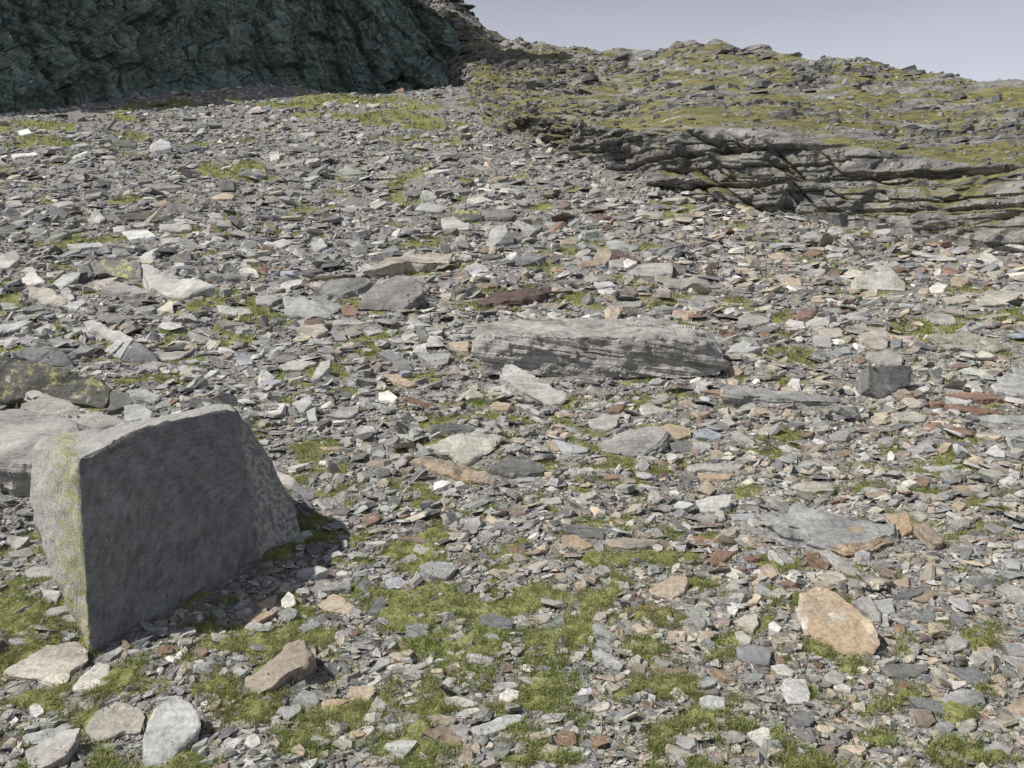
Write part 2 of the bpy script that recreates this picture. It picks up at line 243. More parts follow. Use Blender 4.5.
# smaller stones: tile, outline, front height, colour, options
SMALL = """
A 175,150 200,128 280,115 280,135 190,160|8 g
A 240,158 250,148 320,155 320,185 270,185|8 g
A 170,55 235,60 240,75 225,105 180,80|6 l
A 118,520 140,507 165,515 178,545 150,560 125,545|6 w
A 30,560 55,552 75,575 60,590 32,585|5 w
A 390,325 480,280 495,290 440,335|6 g
A 485,255 500,250 525,280 510,290|6 b
A 625,285 680,275 695,290 690,305 640,313|5 r
A 790,285 815,280 832,300 815,315 785,310|5 b
A 95,640 180,615 270,590 300,600 255,620 150,670 100,665|6 g
A 845,135 890,130 905,150 870,165|8 g
A 940,145 1000,125 1015,140 945,160|6 l
E 30,610 70,607 120,612 80,655 65,660|8 l
E 35,670 110,655 138,675 120,690 40,690|8 g
E 100,740 170,725 240,750 250,768 110,775|6 g
B 85,540 100,522 180,510 180,535 130,573|10 g
B 150,490 190,455 235,465 255,500 235,530 195,520|8 g
B 0,490 50,478 68,500 65,520 15,535|8 d
B 447,540 485,478 520,515 490,555|4 l
B 260,510 290,490 370,495 340,515 270,545|6 t
B 140,690 175,670 200,700 185,720 145,718|5 o
B 515,670 580,655 650,660 590,725 560,730|6 l
B 615,635 635,595 665,625 670,645 620,655|4 l
B 650,565 740,550 805,570 790,585 730,595 680,580|7 t
B 750,485 800,477 870,500 890,515 820,520 760,510|8 l
B 775,595 840,595 850,620 840,650 800,625|6 g
B 220,55 250,20 380,22 380,45 300,50 250,67|6 g
B 450,145 480,90 515,90 520,130 490,150|6 d
B 905,235 930,228 970,235 975,255 930,260|6 g
B 465,370 495,325 535,325 540,345 480,378|5 g
B 615,360 680,340 690,355 640,372|6 l
B 100,95 130,60 150,75 160,110 130,135 105,120|5 w
B 5,110 50,85 85,75 70,120 30,125|5 t
B 950,430 1000,422 1040,425 1045,440 960,457|5 l
C 320,195 345,185 400,235 395,248 335,225|8 g
C 335,255 360,255 405,290 400,305 345,280|6 g
C 890,180 930,155 980,150 985,190 960,225 930,205|6 tl
C 730,455 830,455 825,468 735,470|6 d
C 15,400 100,405 165,425 160,440 90,435|7 tl
C 95,720 140,665 185,680 185,720 120,730|6 o
C 187,685 230,677 290,685 285,700 190,706|6 l
C 235,385 270,358 320,365 300,390|5 d
C 825,625 880,615 935,640 930,660 870,670|6 g
C 535,365 640,370 700,350 700,380 600,398|5 b
C 555,325 580,317 635,350 620,362|6 g
C 785,370 810,362 900,410 895,425 830,400|7 b
C 725,425 780,400 820,410 815,430 750,450|5 g
C 890,225 920,218 960,250 950,270 910,255|6 tl
C 575,455 610,435 635,450 630,470 590,475|5 w
C 540,265 590,262 600,285 545,292|5 d
C 940,630 1000,600 1030,610 1035,650 1000,675|6 l
C 860,120 890,118 905,130 890,158 870,155|5 w
D 425,95 490,88 510,140 480,150 440,130|5 g
D 460,150 478,148 485,200 465,205|4 l
D 705,260 745,230 800,255 795,285 740,305|8 g
D 835,285 880,280 905,300 880,322 840,305|5 o
D 915,40 950,25 1040,60 1040,105 980,90|6 l
D 945,270 1000,262 1040,275 1040,320 970,310|6 g
D 500,85 560,50 635,38 640,55 570,85|6 d
D 580,90 640,55 670,60 660,90 620,100|6 b
D 8,360 60,350 105,380 95,398 40,392|5 l
D 225,395 260,372 310,405 295,430 235,412|6 l
D 260,440 300,430 335,445 330,460 270,455|5 w
D 0,195 20,175 55,205 45,222 5,215|6 w
D 80,570 150,535 185,575 165,600 100,590|6 d
D 190,690 260,665 265,700 215,735|6 b
D 860,690 910,655 980,690 960,725 870,725|6 g
D 955,530 990,490 1040,470 1040,555 985,550|6 t
D 635,430 660,430 700,480 690,495 660,480|6 t
D 510,430 560,415 565,440 540,465|5 r
D 580,530 650,530 670,580 640,600 600,590|5 b
D 670,590 720,577 745,600 730,622 680,620|6 g
D 750,585 830,570 835,590 800,628 760,615|6 tl
D 335,510 385,500 390,545 350,540|5 c
D 480,25 560,0 565,40 530,42|5 t
D 890,435 920,430 955,465 940,485|5 t
D 550,145 610,132 670,150 665,185 600,180|4 gd
D 730,370 830,362 885,410 870,440 800,420|4 d
E 504,20 580,18 640,50 620,65 540,50|16 g
E 445,30 510,35 535,70 500,90 430,110|16 d
F 490,35 530,25 565,50 555,68 500,65|5 w
F 285,125 340,95 415,80 410,110 370,135|5 g
F 145,75 215,42 225,75 190,110|5 l
F 200,110 235,90 245,150 210,150|4 l
F 530,465 545,445 575,445 580,475 555,485|4 d
F 430,630 520,628 515,638 440,640|6 l
F 570,610 650,610 705,635 690,640|8 b
F 630,660 645,640 695,655 690,678 650,680|8 l
F 160,745 250,725 290,740 240,765 165,775|10 l
F 460,275 490,262 520,275 510,292 470,288|5 l
F 690,165 790,155 890,175 880,185 700,185|6 d
F 935,85 965,68 1020,80 1010,102 950,103|5 t
F 590,60 600,48 720,85 700,92|4 r
F 265,690 330,665 345,680 280,705|6 l
F 245,250 350,252 345,262 250,262|4 t
F 340,622 365,625 365,650 345,652|5 g
G 630,235 690,222 735,235 730,265 650,270|5 d
G 200,605 250,600 330,645 280,660 200,640|5 t
G 785,700 820,660 895,670 850,705 800,725|6 r
G 930,690 1000,680 1000,695 940,705|5 r
G 135,225 150,220 190,265 170,265|4 t
G 725,185 790,180 845,200 830,215 735,212|4 bl
G 720,230 790,235 795,255 750,275|5 l
G 880,195 905,185 970,230 965,250|5 g
G 840,140 860,105 880,140 895,160 850,175|5 l
G 510,85 545,75 630,105 600,118 520,112|5 l
G 390,95 420,80 450,85 430,112 390,110|5 r
G 520,555 555,525 575,522 550,555|4 l
G 365,365 420,360 430,375 370,380|5 r
G 740,355 880,360 870,382 760,378|6 t
G 270,440 330,425 340,440 290,465|5 tl
G 870,520 970,515 970,535 890,545|4 bl
G 910,570 930,555 1010,590 1000,605|5 g
G 15,375 90,372 95,385 30,390|4 g
G 110,460 190,450 200,475 140,480|4 tl
G 750,30 800,22 900,20 880,38|5 b
H 470,520 560,510 580,580 540,608 510,580|4 bt
H 50,620 100,610 210,645 200,655 90,640|6 l
H 0,665 20,660 65,715 60,735|5 l
H 30,655 50,650 110,710 100,725|6 g
H 515,680 590,675 570,695 530,690|5 o
H 90,410 150,385 260,400 265,422 150,428|5 tl
H 245,205 290,180 330,195 310,225 260,228|6 g
H 300,175 390,172 385,185 320,190|5 g
H 490,115 560,108 640,125 625,150 520,145|4 tl
H 705,50 760,35 815,65 800,80 750,75|5 l
H 900,185 1050,180 1050,205 960,210|4 g
H 475,285 490,265 510,285 500,303 480,303|4 w
H 620,220 720,220 830,240 820,250 700,240|5 d
H 680,260 700,230 735,235 715,270 690,275|5 t
H 265,265 320,262 340,275 300,290|4 b
H 615,330 720,325 780,320 740,340 650,350|4 l
H 930,700 975,695 1010,710 1010,740 960,735|6 l
H 980,640 1030,610 1040,650 1000,660|5 l
H 800,405 850,400 875,410 860,432 810,425|5 tl
H 735,480 770,470 795,480 770,505|5 t
H 180,460 215,450 250,455 210,475|5 g
H 560,510 600,505 640,530 620,545|5 tl
I 205,370 250,335 310,310 320,290 310,345 250,380|5 l
I 300,340 320,290 350,290 375,330 320,355|5 d
I 70,360 130,305 180,360 110,370|5 wl
I 0,245 55,235 80,265 40,300 0,300|6 l
I 390,495 420,480 500,505 480,525 400,515|6 gd
I 0,530 100,512 135,515 60,550 0,570|8 l
I 250,455 330,425 345,440 310,465|5 l
I 865,450 990,465 1010,480 960,490 880,480|5 l
I 800,328 1000,328 990,340 870,338|14 gd
I 630,470 680,432 690,440 695,480|4 c
I 630,640 740,635 780,625 720,665 650,672|5 g
I 940,650 1000,650 1010,685 960,690|4 bl
I 490,155 590,150 625,175 520,185|6 w
I 450,140 500,135 500,155 460,160|5 l
I 640,130 755,125 765,150 640,152|12 l
I 475,90 530,80 620,75 590,105 510,110|6 dm
I 0,140 60,130 65,165 0,165|5 d
I 200,65 240,62 275,85 260,105 200,95|5 d
I 270,210 400,200 420,215 300,225|5 l
I 385,245 405,215 420,200 440,240|4 g
I 450,225 500,225 525,250 450,250|5 g
I 370,360 420,345 470,340 420,370|6 tl
I 240,385 270,380 300,425 280,435|5 l
I 640,185 700,180 725,198 660,205|5 l
J 225,425 260,422 350,460 310,480|5 g
J 340,455 395,450 400,490 350,490|5 r
J 0,415 60,410 110,420 60,445 0,450|8 g
J 165,550 190,530 270,530 290,550 220,590|6 tl
J 210,352 240,335 400,332 260,345|5 rd
J 740,105 790,95 820,115 855,125 850,148 750,145|6 l
J 920,185 970,130 1000,130 1010,160 960,210|5 l
J 965,210 985,165 1030,160 1030,200|4 d
J 455,265 510,240 550,240 540,265 490,275|6 d
J 260,515 400,508 455,525 350,530|5 l
J 95,690 150,672 245,680 180,710 110,710|5 l
J 215,755 260,680 300,665 295,700 250,745|4 l
J 490,640 530,630 600,670 630,710 590,710|5 d
J 640,640 780,640 770,680 710,695|4 g
J 770,600 850,595 850,635 800,630|4 t
J 495,730 560,725 640,768 600,780|6 t
J 310,560 350,555 365,590 320,595|4 g
J 435,555 500,545 510,560 450,570|4 l
J 385,220 420,212 450,225 440,240 390,238|4 d
J 220,200 260,185 285,215 250,235|4 l
J 70,200 110,185 150,200 100,222|4 l
J 890,258 940,246 985,255 930,268|5 d
K 385,275 450,262 450,300 400,293|5 g
K 445,275 460,265 505,280 452,306|4 w
K 375,195 410,188 510,220 480,230 390,215|6 g
K 35,145 80,130 100,150 70,175|5 g
K 410,105 450,85 500,80 495,92 450,106|5 g
K 720,415 800,412 820,430 760,440|5 g
K 905,500 940,485 1030,500 1030,520 930,540|6 g
K 400,440 520,435 515,455 410,462|6 g
K 325,360 400,358 420,375 350,380|5 l
K 440,400 455,375 505,400 490,415|5 b
K 850,640 900,615 1000,618 960,635|5 l
K 760,285 830,282 820,305|6 rd
K 320,95 350,85 395,100 360,106|5 rd
K 175,60 200,35 235,50 210,64|5 b
K 275,275 340,272 355,290 290,298|5 b
K 0,265 80,240 140,255 40,295|5 gd
K 345,390 400,385 420,400 370,408|4 w
L 730,345 780,328 810,350 780,378 735,373|4 o
L 700,420 790,412 810,435 720,448|5 tl
L 630,495 680,480 740,495 755,525 700,520|5 l
L 180,570 250,585 255,622 190,618|5 l
L 100,490 170,462 185,490 120,512|5 r
L 135,245 180,230 220,240 180,260|5 r
L 0,250 50,240 90,262 20,268|5 o
L 640,570 800,560 970,620 900,640 700,620|4 lc
L 620,400 680,360 720,370 700,400|4 w
L 570,392 620,365 635,380 600,403|4 d
L 230,640 320,615 335,640 260,655|5 l
L 490,590 540,585 530,615 495,625|4 g
L 200,545 290,545 300,575 240,585|5 tl
M 40,378 140,368 155,378 60,388|4 w
M 270,210 320,200 340,225 310,240|5 d
M 440,158 520,148 525,163 450,170|5 d
M 225,495 295,490 300,508 240,515|4 d
M 70,285 110,275 130,290 90,300|4 w
M 285,340 340,330 355,340 300,350|4 l
M 840,555 880,530 940,540 930,555|4 t
M 555,500 640,490 740,505 640,515|4 g
M 20,565 80,560 95,580 40,590|4 g
M 740,345 790,335 810,350 760,362|4 d
M 210,575 280,560 300,575 240,585|4 l
M 350,640 380,590 420,630 400,650|3 l
N 55,370 90,362 95,395 60,400|4 w
N 165,335 205,330 210,358 175,356|4 d
N 205,347 255,345 255,365 215,366|5 d
N 330,440 360,430 420,440 425,456 345,456|5 lc
N 0,190 50,180 60,198 0,203|4 d
N 165,300 190,288 240,288 235,303|4 l
N 75,445 130,435 170,450 110,456|4 d
N 840,555 900,545 950,560 880,572|4 l
"""
# ------------------------------------------------------------------ colours (base colours; dark greys also put shade into some stones) and materials
PAL = dict(l=(.365, .36, .34), g=(.265, .263, .252), d=(.145, .145, .143), gd=(.19, .19, .187), t=(.35, .30, .235), tl=(.355, .335, .29), r=(.20, .135, .10),
           b=(.18, .145, .12), bt=(.25, .22, .185), w=(.56, .545, .51), wl=(.52, .51, .49), c=(.46, .43, .37), o=(.345, .295, .225), bl=(.265, .275, .29),
           bg=(.212, .224, .236), rd=(.105, .08, .068), dm=(.105, .105, .092), lc=(.27, .275, .235))
WORD = dict(l='pale grey', g='grey', d='dark', gd='dark grey', t='tan', tl='tan-grey', r='rust-red', b='brown', bt='grey-brown', w='white', wl='near-white',
            c='cream', o='orange-tan', bl='blue-grey', rd='dark rusty', dm='dark mossy', lc='lichened')

class NT:
    """small helper round a node tree"""
    def __init__(s, mat):
        mat.use_nodes = True; s.t = mat.node_tree; s.t.nodes.clear()
    def n(s, typ, **kw):
        nd = s.t.nodes.new(typ)
        for k, v in kw.items():
            if k.startswith('i_'):
                key = k[2:]; key = int(key) if key.isdigit() else key.replace('_', ' ')
                nd.inputs[key].default_value = v
            else: setattr(nd, k, v)
        return nd
    def l(s, a, b): s.t.links.new(a, b)
    def noise(s, vec, scale, detail=4, rough=.55, dist=0.0):
        nd = s.n('ShaderNodeTexNoise'); s.l(vec, nd.inputs['Vector'])
        nd.inputs['Scale'].default_value = scale; nd.inputs['Detail'].default_value = detail
        nd.inputs['Roughness'].default_value = rough; nd.inputs['Distortion'].default_value = dist
        return nd.outputs['Fac']
    def ramp(s, fac, lo, hi, a=0.0, b=1.0, smoothed=True):
        nd = s.n('ShaderNodeMapRange'); nd.interpolation_type = 'SMOOTHSTEP' if smoothed else 'LINEAR'
        s.l(fac, nd.inputs['Value']) if not isinstance(fac, float) else None
        nd.inputs['From Min'].default_value = lo; nd.inputs['From Max'].default_value = hi
        nd.inputs['To Min'].default_value = a; nd.inputs['To Max'].default_value = b
        return nd.outputs['Result']
    def math(s, op, a, b=None):
        nd = s.n('ShaderNodeMath'); nd.operation = op
        for i, v in enumerate((a, b)):
            if v is None: continue
            if isinstance(v, (int, float)): nd.inputs[i].default_value = v
            else: s.l(v, nd.inputs[i])
        return nd.outputs[0]
    def mix(s, fac, a, b, mode='MIX'):
        nd = s.n('ShaderNodeMix'); nd.data_type = 'RGBA'; nd.blend_type = mode
        for sock, v in ((nd.inputs[0], fac), (nd.inputs[6], a), (nd.inputs[7], b)):
            if isinstance(v, (int, float)): sock.default_value = v
            elif isinstance(v, tuple): sock.default_value = (*v, 1)
            else: s.l(v, sock)
        return nd.outputs[2]
    def scale(s, vec, xyz):
        nd = s.n('ShaderNodeMapping'); s.l(vec, nd.inputs['Vector']); nd.inputs['Scale'].default_value = xyz
        return nd.outputs[0]
    def out(s, col, rough=.85, bump=None, strength=.4, dist=.02, spec=.25):
        b = s.n('ShaderNodeBsdfPrincipled'); o = s.n('ShaderNodeOutputMaterial')
        s.l(col, b.inputs['Base Color']); b.inputs['Roughness'].default_value = rough
        b.inputs['Specular IOR Level'].default_value = spec
        if bump is not None:
            bp = s.n('ShaderNodeBump'); bp.inputs['Strength'].default_value = strength; bp.inputs['Distance'].default_value = dist
            s.l(bump, bp.inputs['Height']); s.l(bp.outputs[0], b.inputs['Normal'])
        s.l(b.outputs[0], o.inputs['Surface']); return b

def rock_material():
    m = bpy.data.materials.new('schist_rock'); k = NT(m)
    col = k.n('ShaderNodeAttribute', attribute_name='col').outputs['Color']
    par = k.n('ShaderNodeAttribute', attribute_name='par').outputs['Vector']
    loc = k.n('ShaderNodeAttribute', attribute_name='loc').outputs['Vector']
    sp = k.n('ShaderNodeSeparateXYZ'); k.l(par, sp.inputs[0]); rust, lich, pale = sp.outputs[0], sp.outputs[1], sp.outputs[2]
    n1 = k.noise(loc, 2.6, 6, .62)
    n2 = k.noise(loc, 34, 3, .6)
    st = k.noise(k.scale(loc, (1.6, 2.2, 34)), 1.0, 4, .6, .4)
    gr = k.noise(k.scale(loc, (1.0, 7, 4)), 3.0, 4, .65, .3)
    val = k.math('ADD', k.math('ADD', k.math('MULTIPLY', n1, .55), k.math('MULTIPLY', st, .5)), k.math('ADD', k.math('MULTIPLY', n2, .35), k.math('MULTIPLY', gr, .40)))
    val = k.ramp(val, .70, 1.10, .44, 1.38, False)
    g = k.n('ShaderNodeCombineColor')
    for i in range(3): k.l(val, g.inputs[i])
    c = k.mix(1.0, col, g.outputs[0], 'MULTIPLY')
    # warm weathering and rust
    nr = k.noise(loc, 1.9, 5, .6, .6)
    rm = k.ramp(k.math('ADD', nr, k.math('MULTIPLY', rust, .75)), .66, .90, 0, .85)
    c = k.mix(rm, c, k.mix(k.ramp(n2, .35, .65), (.27, .18, .11), (.36, .29, .20)))
    # dark crust specks, pale scuffs
    c = k.mix(k.ramp(k.noise(loc, 11, 5, .7), .60, .72, 0, .55), c, (.07, .07, .068))
    c = k.mix(k.ramp(k.noise(k.scale(loc, (5, 9, 5)), 1.7, 6, .75), .63, .74, 0, .45), c, (.55, .55, .53))
    # pale crust, and the lit tone painted on the big boulder
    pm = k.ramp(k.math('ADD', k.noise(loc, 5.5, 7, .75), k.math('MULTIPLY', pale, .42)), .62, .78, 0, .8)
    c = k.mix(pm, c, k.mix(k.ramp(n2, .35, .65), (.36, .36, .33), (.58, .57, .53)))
    # map lichen
    nl = k.noise(loc, 5.0, 8, .78)
    lm = k.ramp(k.math('ADD', nl, k.math('MULTIPLY', lich, .34)), .66, .76, 0, .9)
    c = k.mix(lm, c, k.mix(k.ramp(n2, .4, .6), (.21, .22, .10), (.44, .43, .21)))
    bump = k.math('ADD', k.math('ADD', k.math('MULTIPLY', st, .9), k.math('MULTIPLY', n1, .8)), k.math('ADD', k.math('MULTIPLY', n2, .22), k.math('MULTIPLY', gr, .3)))
    k.out(c, .8, bump, .9, .04)
    return m
M_ROCK = rock_material()

def new_mesh(name, V, loops, starts, totals, mat, attrs=None, smooth_shade=False):
    me = bpy.data.meshes.new(name)
    me.vertices.add(len(V)); me.vertices.foreach_set('co', np.asarray(V, np.float32).ravel())
    me.loops.add(len(loops)); me.loops.foreach_set('vertex_index', np.asarray(loops, np.int32))
    me.polygons.add(len(starts)); me.polygons.foreach_set('loop_start', np.asarray(starts, np.int32))
    me.update(calc_edges=True)
    for an, (typ, dat) in (attrs or {}).items(): set_attr(me, an, typ, dat)
    me.polygons.foreach_set('use_smooth', np.full(len(starts), smooth_shade))
    me.materials.append(mat); me.validate(); me.update()
    return me
def set_attr(me, an, typ, dat):
    a = me.attributes.new(an, typ, 'POINT')
    a.data.foreach_set('color' if typ == 'FLOAT_COLOR' else 'vector' if typ == 'FLOAT_VECTOR' else 'value', np.asarray(dat, np.float32).ravel())
def link(name, me, label=None, cat=None, group=None, kind='thing', loc=(0, 0, 0)):
    o = bpy.data.objects.new(name, me); COL.objects.link(o); o.location = loc
    if label: o['label'] = label
    if cat: o['category'] = cat
    if group: o['group'] = group
    if kind: o['kind'] = kind
    return o

# ------------------------------------------------------------------ building one detailed stone
def poly_px(tile, s):
    ox, oy = T[tile]
    return np.array([[ox + float(a) / 4, oy + float(b) / 4] for a, b in (q.split(',') for q in s.split())])
def densify(poly, step):
    out = []
    for i in range(len(poly)):
        a, b = poly[i], poly[(i + 1) % len(poly)]
        k = max(1, int(round(np.linalg.norm(b - a) / step)))
        for j in range(k): out.append(a + (b - a) * j / k)
    return np.array(out)
ROCK_N = [0]
def stone_from(V, faces, frame, size, Y, name, ck, o, label, cat, group, keep=0.0):
    """V world points, faces index lists; subdivide, roughen, colour and link as one object"""
    ROCK_N[0] += 1; seed = ROCK_N[0] * 7.31
    org, u, v, n = frame
    bm = bmesh.new()
    vs = [bm.verts.new(p) for p in V]
    for f in faces:
        try: bm.faces.new([vs[i] for i in f])
        except ValueError: pass
    if faces is None or len(faces) == 0:
        bmesh.ops.convex_hull(bm, input=bm.verts)
        lone = [w for w in bm.verts if not w.link_faces]
        bmesh.ops.delete(bm, geom=lone, context='VERTS')
    bmesh.ops.recalc_face_normals(bm, faces=bm.faces)
    bmesh.ops.triangulate(bm, faces=bm.faces)
    L = max(o.get('res', 2.6) * Y / F, size / 60)
    for it in range(8):
        es = [e for e in bm.edges if e.calc_length() > L]
        if not es: break
        bmesh.ops.subdivide_edges(bm, edges=es, cuts=1)
        bmesh.ops.triangulate(bm, faces=[f for f in bm.faces if len(f.verts) > 3])
        if len(bm.verts) > o.get('maxv', 9000): break
    bmesh.ops.smooth_vert(bm, verts=bm.verts, factor=o.get('sm', .14 if o.get('plate') else .28), use_axis_x=True, use_axis_y=True, use_axis_z=True)
    bm.normal_update(); bm.verts.index_update()
    P = np.array([w.co[:] for w in bm.verts]); N = np.array([w.normal[:] for w in bm.verts])
    R = np.stack([u, v, n]); l = (P - org) @ R.T; ln = N @ R.T
    q = l / size
    amp = o.get('amp', .027) * size
    d = fbm(q * 3.2 + seed, 5, .55) * amp * .8 + facets(q * np.array([3.4, 3.4, 5.5]) + seed) * amp * (1.3 if not o.get('flat') else .5) + facets(q * np.array([8, 8, 13]) + seed) * amp * .55 + fbm(q * 15 + seed, 3, .6) * amp * .22
    if o.get('plate'): d = d * (1 - .62 * smooth(.55, .9, ln[:, 2])) * (.55 + .45 * (np.abs(ln[:, 2]) > .5))
    P2 = l + ln * d[:, None]
    sa = o.get('sa', 0.045 if o.get('strata') else 0.004 if o.get('flat') else 0.018) * size
    side = 1 - np.clip(np.abs(ln[:, 2]), 0, 1)
    layer = o.get('layer', 0.03 if o.get('strata') else 0.05) * size + .004
    wz = l[:, 2] + .02 * size * perlin(q * 2 + seed + 9)
    sd = perlin(np.c_[q[:, 0] * 2.2 + seed, q[:, 1] * 2.2, wz / layer * .8]) * .8 + perlin(np.c_[q[:, 0] * 5 + seed, q[:, 1] * 5, wz / layer * 1.9]) * .4
    rad = ln.copy(); rad[:, 2] = 0
    bw, bh = o.get('blk', (.38 * size, .075 * size if o.get('strata') else .16 * size))
    along = l[:, 0] + .7 * l[:, 1]
    wz2 = l[:, 2] + .10 * l[:, 0] * math.sin(seed) + .015 * size * perlin(q * 1.7 + seed + 3)
    bk = blocks(along, wz2 + 50, bw, bh, int(seed) % 17)[0] + .5 * blocks(along, wz2 + 50, bw * .5, bh * .37, int(seed) % 13)[0]
    if not o.get('flat'): sd = sd * .55 + bk * 1.1
    if o.get('full'): rad = ln; side = np.clip(1.25 - np.abs(ln[:, 2]) ** 3, 0, 1)
    P2 += rad * (sd * sa * side)[:, None]
    top = smooth(.6, .9, ln[:, 2])
    fx = (fbm(np.c_[q[:, :2] * 2.1, np.zeros(len(q))] + seed + 30, 3) + 1) * 3.2; fl = (np.floor(fx) + smooth(.25, .75, fx - np.floor(fx))) / 3.2 - 1
    P2[:, 2] += top * fl * o.get('fl', .016 if o.get('strata') else .005) * min(size, 1.5)
    # chipped rim
    P2 -= (ln * (np.maximum(0, perlin(q * 7 + seed + 60) - .15) * (.016 if o.get('plate') else .035) * size)[:, None])
    P = org + P2 @ R
    base = np.array([P[:, 0].mean(), P[:, 1].mean(), P[:, 2].min()])
    me = bpy.data.meshes.new(name)
    for w, p in zip(bm.verts, P): w.co = p - base
    bm.to_mesh(me); bm.free()
    me.shade_smooth(); me.set_sharp_from_angle(angle=math.radians(32))
    jit = 1 + .07 * (np.sin(seed * 3.1)); c = np.array(PAL[ck]) * jit * (1 + .03 * np.array([math.sin(seed), 0, -math.sin(seed)]))
    k = len(P)
    rust = np.full(k, o.get('rust', .30 if ck in ('t', 'o', 'bt', 'b') else .06 if ck in ('tl', 'c') else (.02 + .1 * abs(math.sin(seed * 1.7)))))
    lich = np.full(k, o.get('lichen', .12 if ck in ('g', 'd', 'gd') else .0))
    pale = np.full(k, .04 + .1 * abs(math.sin(seed * 2.3)))
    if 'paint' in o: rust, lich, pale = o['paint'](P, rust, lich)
    for a_, b_, c_, d_, w_ in o.get('rust_at', ()):   # iron-stained places
        qx, qy = topix(P); rust = np.maximum(rust, w_ * np.exp(-(((qx - a_) / c_) ** 2 + ((qy - b_) / d_) ** 2)))
    if 'pale_at' in o:                      # pale patches; down the orange slab's left side they paint in sunlight
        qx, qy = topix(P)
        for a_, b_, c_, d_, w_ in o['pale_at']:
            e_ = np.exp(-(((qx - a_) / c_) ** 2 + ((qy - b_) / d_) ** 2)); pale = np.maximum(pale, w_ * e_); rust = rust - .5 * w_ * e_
    set_attr(me, 'col', 'FLOAT_COLOR', np.c_[np.tile(c, (k, 1)), np.ones(k)])
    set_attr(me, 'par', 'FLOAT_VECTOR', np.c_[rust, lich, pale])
    set_attr(me, 'loc', 'FLOAT_VECTOR', l * (7.0 / max(Y, 7)) ** .55 * o.get('ls', 1) + seed * 3)
    me.materials.append(M_ROCK)
    return link(name, me, label, cat, group, loc=base)

STONE_POLY = []
def slab(poly, hf, ck, o, name, label, cat, group):
    poly = np.asarray(poly, float); hpx = hf / 4.0
    ib = int(np.argmax(poly[:, 1])); ax, ay = poly[ib]
    face = 'th' in o or o.get('g', 0) >= 50
    P0 = hit(ax, min(ay + hpx + (1 if not face else 0), 790)); Y = P0[1]
    A = at(ax, ay, Y)
    e = math.atan2(CY - ay, F)
    ga = np.interp(ay, GA_Y, GA_A)
    g = math.radians(o.get('g', ga + 9))
    n = np.array([math.tan(math.radians(o.get('roll', 5 * math.sin(ax * 1.3)))), -math.sin(e + g), math.cos(e + g)]); n /= np.linalg.norm(n)
    # the outline, drawn out on the tilted plane
    dp = densify(poly, max(5.0, np.ptp(poly[:, 0]) / 14))
    jit = 0.35 + .010 * np.ptp(poly[:, 0])
    dp = dp + jit * np.c_[np.sin(np.arange(len(dp)) * 2.4 + ax), np.cos(np.arange(len(dp)) * 1.7 + ay)] * .55
    D = np.c_[(dp[:, 0] - CX) / F, np.ones(len(dp)), (CY - dp[:, 1]) / F]
    t = (A @ n) / (D @ n)
    t = np.clip(t, Y * .9, Y * 1.45)
    Tp = D * t[:, None]
    m = len(Tp)
    cen = Tp.mean(0); size = float(np.linalg.norm(np.ptp(Tp, axis=0)))
    u = np.array([1., 0, 0]); u = u - n * (u @ n); u /= np.linalg.norm(u); v = np.cross(n, u)
    bev = min(.016 * size, .03); o = dict(o, plate=1)
    R0 = Tp + (cen - Tp) * (bev / (np.linalg.norm(cen - Tp, axis=1)[:, None] + 1e-6)) * .8
    rings = [R0, Tp - n * bev * .55]
    if face and 'ex' not in o:
        th = o.get('th', .42 * size)
        back = -n * th
        B = Tp + back + (cen - Tp) * .18
        B[:, 2] -= .25 * th
        mid = Tp + back * .5 - (cen - Tp) * .02
        rings += [mid, B]
    else:
        ex = o.get('ex', (0, hf)); dx = ex[0] / 4 * Y / F; dz = -max(ex[1], hf, 3) / 4 * Y / F
        h = max(-dz, .02)
        B = Tp + np.array([dx, -o.get('slope', .15) * h, dz])
        if 'under' in o:           # overhanging rim: the underside is drawn in and rests further back
            mid = Tp + np.array([0, 0, -h * .25])
            B = B + (cen - Tp) * o['under']; B[:, 2] -= .1
            rings += [mid, B]
        else:
            gz = ground(B[:, 0], B[:, 1]) - .05
            mid = Tp * .35 + B * .65
            low = B.copy(); low[:, 2] = np.minimum(B[:, 2] - .04, gz)
            low[:, :2] += (cen - B)[:, :2] * .06
            rings += [mid, low]
    V = np.concatenate(rings); faces = [list(range(m))]
    for r in range(len(rings) - 1):
        a, b = r * m, (r + 1) * m
        for i in range(m):
            j = (i + 1) % m; faces.append([a + i, a + j, b + j, b + i])
    faces.append([(len(rings) - 1) * m + i for i in range(m)][::-1])
    STONE_POLY.append((poly, ay + hpx, float(Tp[:, 1].max()) + .15))
    return stone_from(V, faces, (cen, u, v, n), size, Y, name, ck, o, label, cat, group)

# ---- the big square boulder, balanced on its lower corner
LAND = {}
Yb = hit(92, 656)[1]; s = Yb / 6.0
bp = [(90, 656, 6.0), (83, 622, 6.08), (70, 590, 6.2), (46, 540, 6.5), (31, 505, 6.75), (30, 497, 6.8), (34, 447, 6.75), (41, 443, 6.85), (50, 440, 6.95), (125, 424, 7.55), (225, 404, 8.3),
      (79, 457, 6.02), (73, 470, 6.02), (104, 446, 6.24), (138, 428, 6.60), (200, 413, 7.36), (232, 408, 7.85), (237, 409, 7.95), (241, 440, 7.85), (250, 500, 7.66), (257, 563, 7.52), (180, 612, 6.72),
      (262, 443, 8.30), (274, 470, 8.28), (289, 500, 8.22), (301, 530, 8.12), (300, 541, 8.05), (285, 552, 7.85)]
V = [at(x, y, d * s) for x, y, d in bp] + [at(60, 470, 7.6 * s), at(150, 440, 9.0 * s), at(250, 470, 9.6 * s), at(285, 530, 9.5 * s), at(120, 560, 8.0 * s)]
V = [np.array(p) for p in V]
c = np.mean(V, 0)
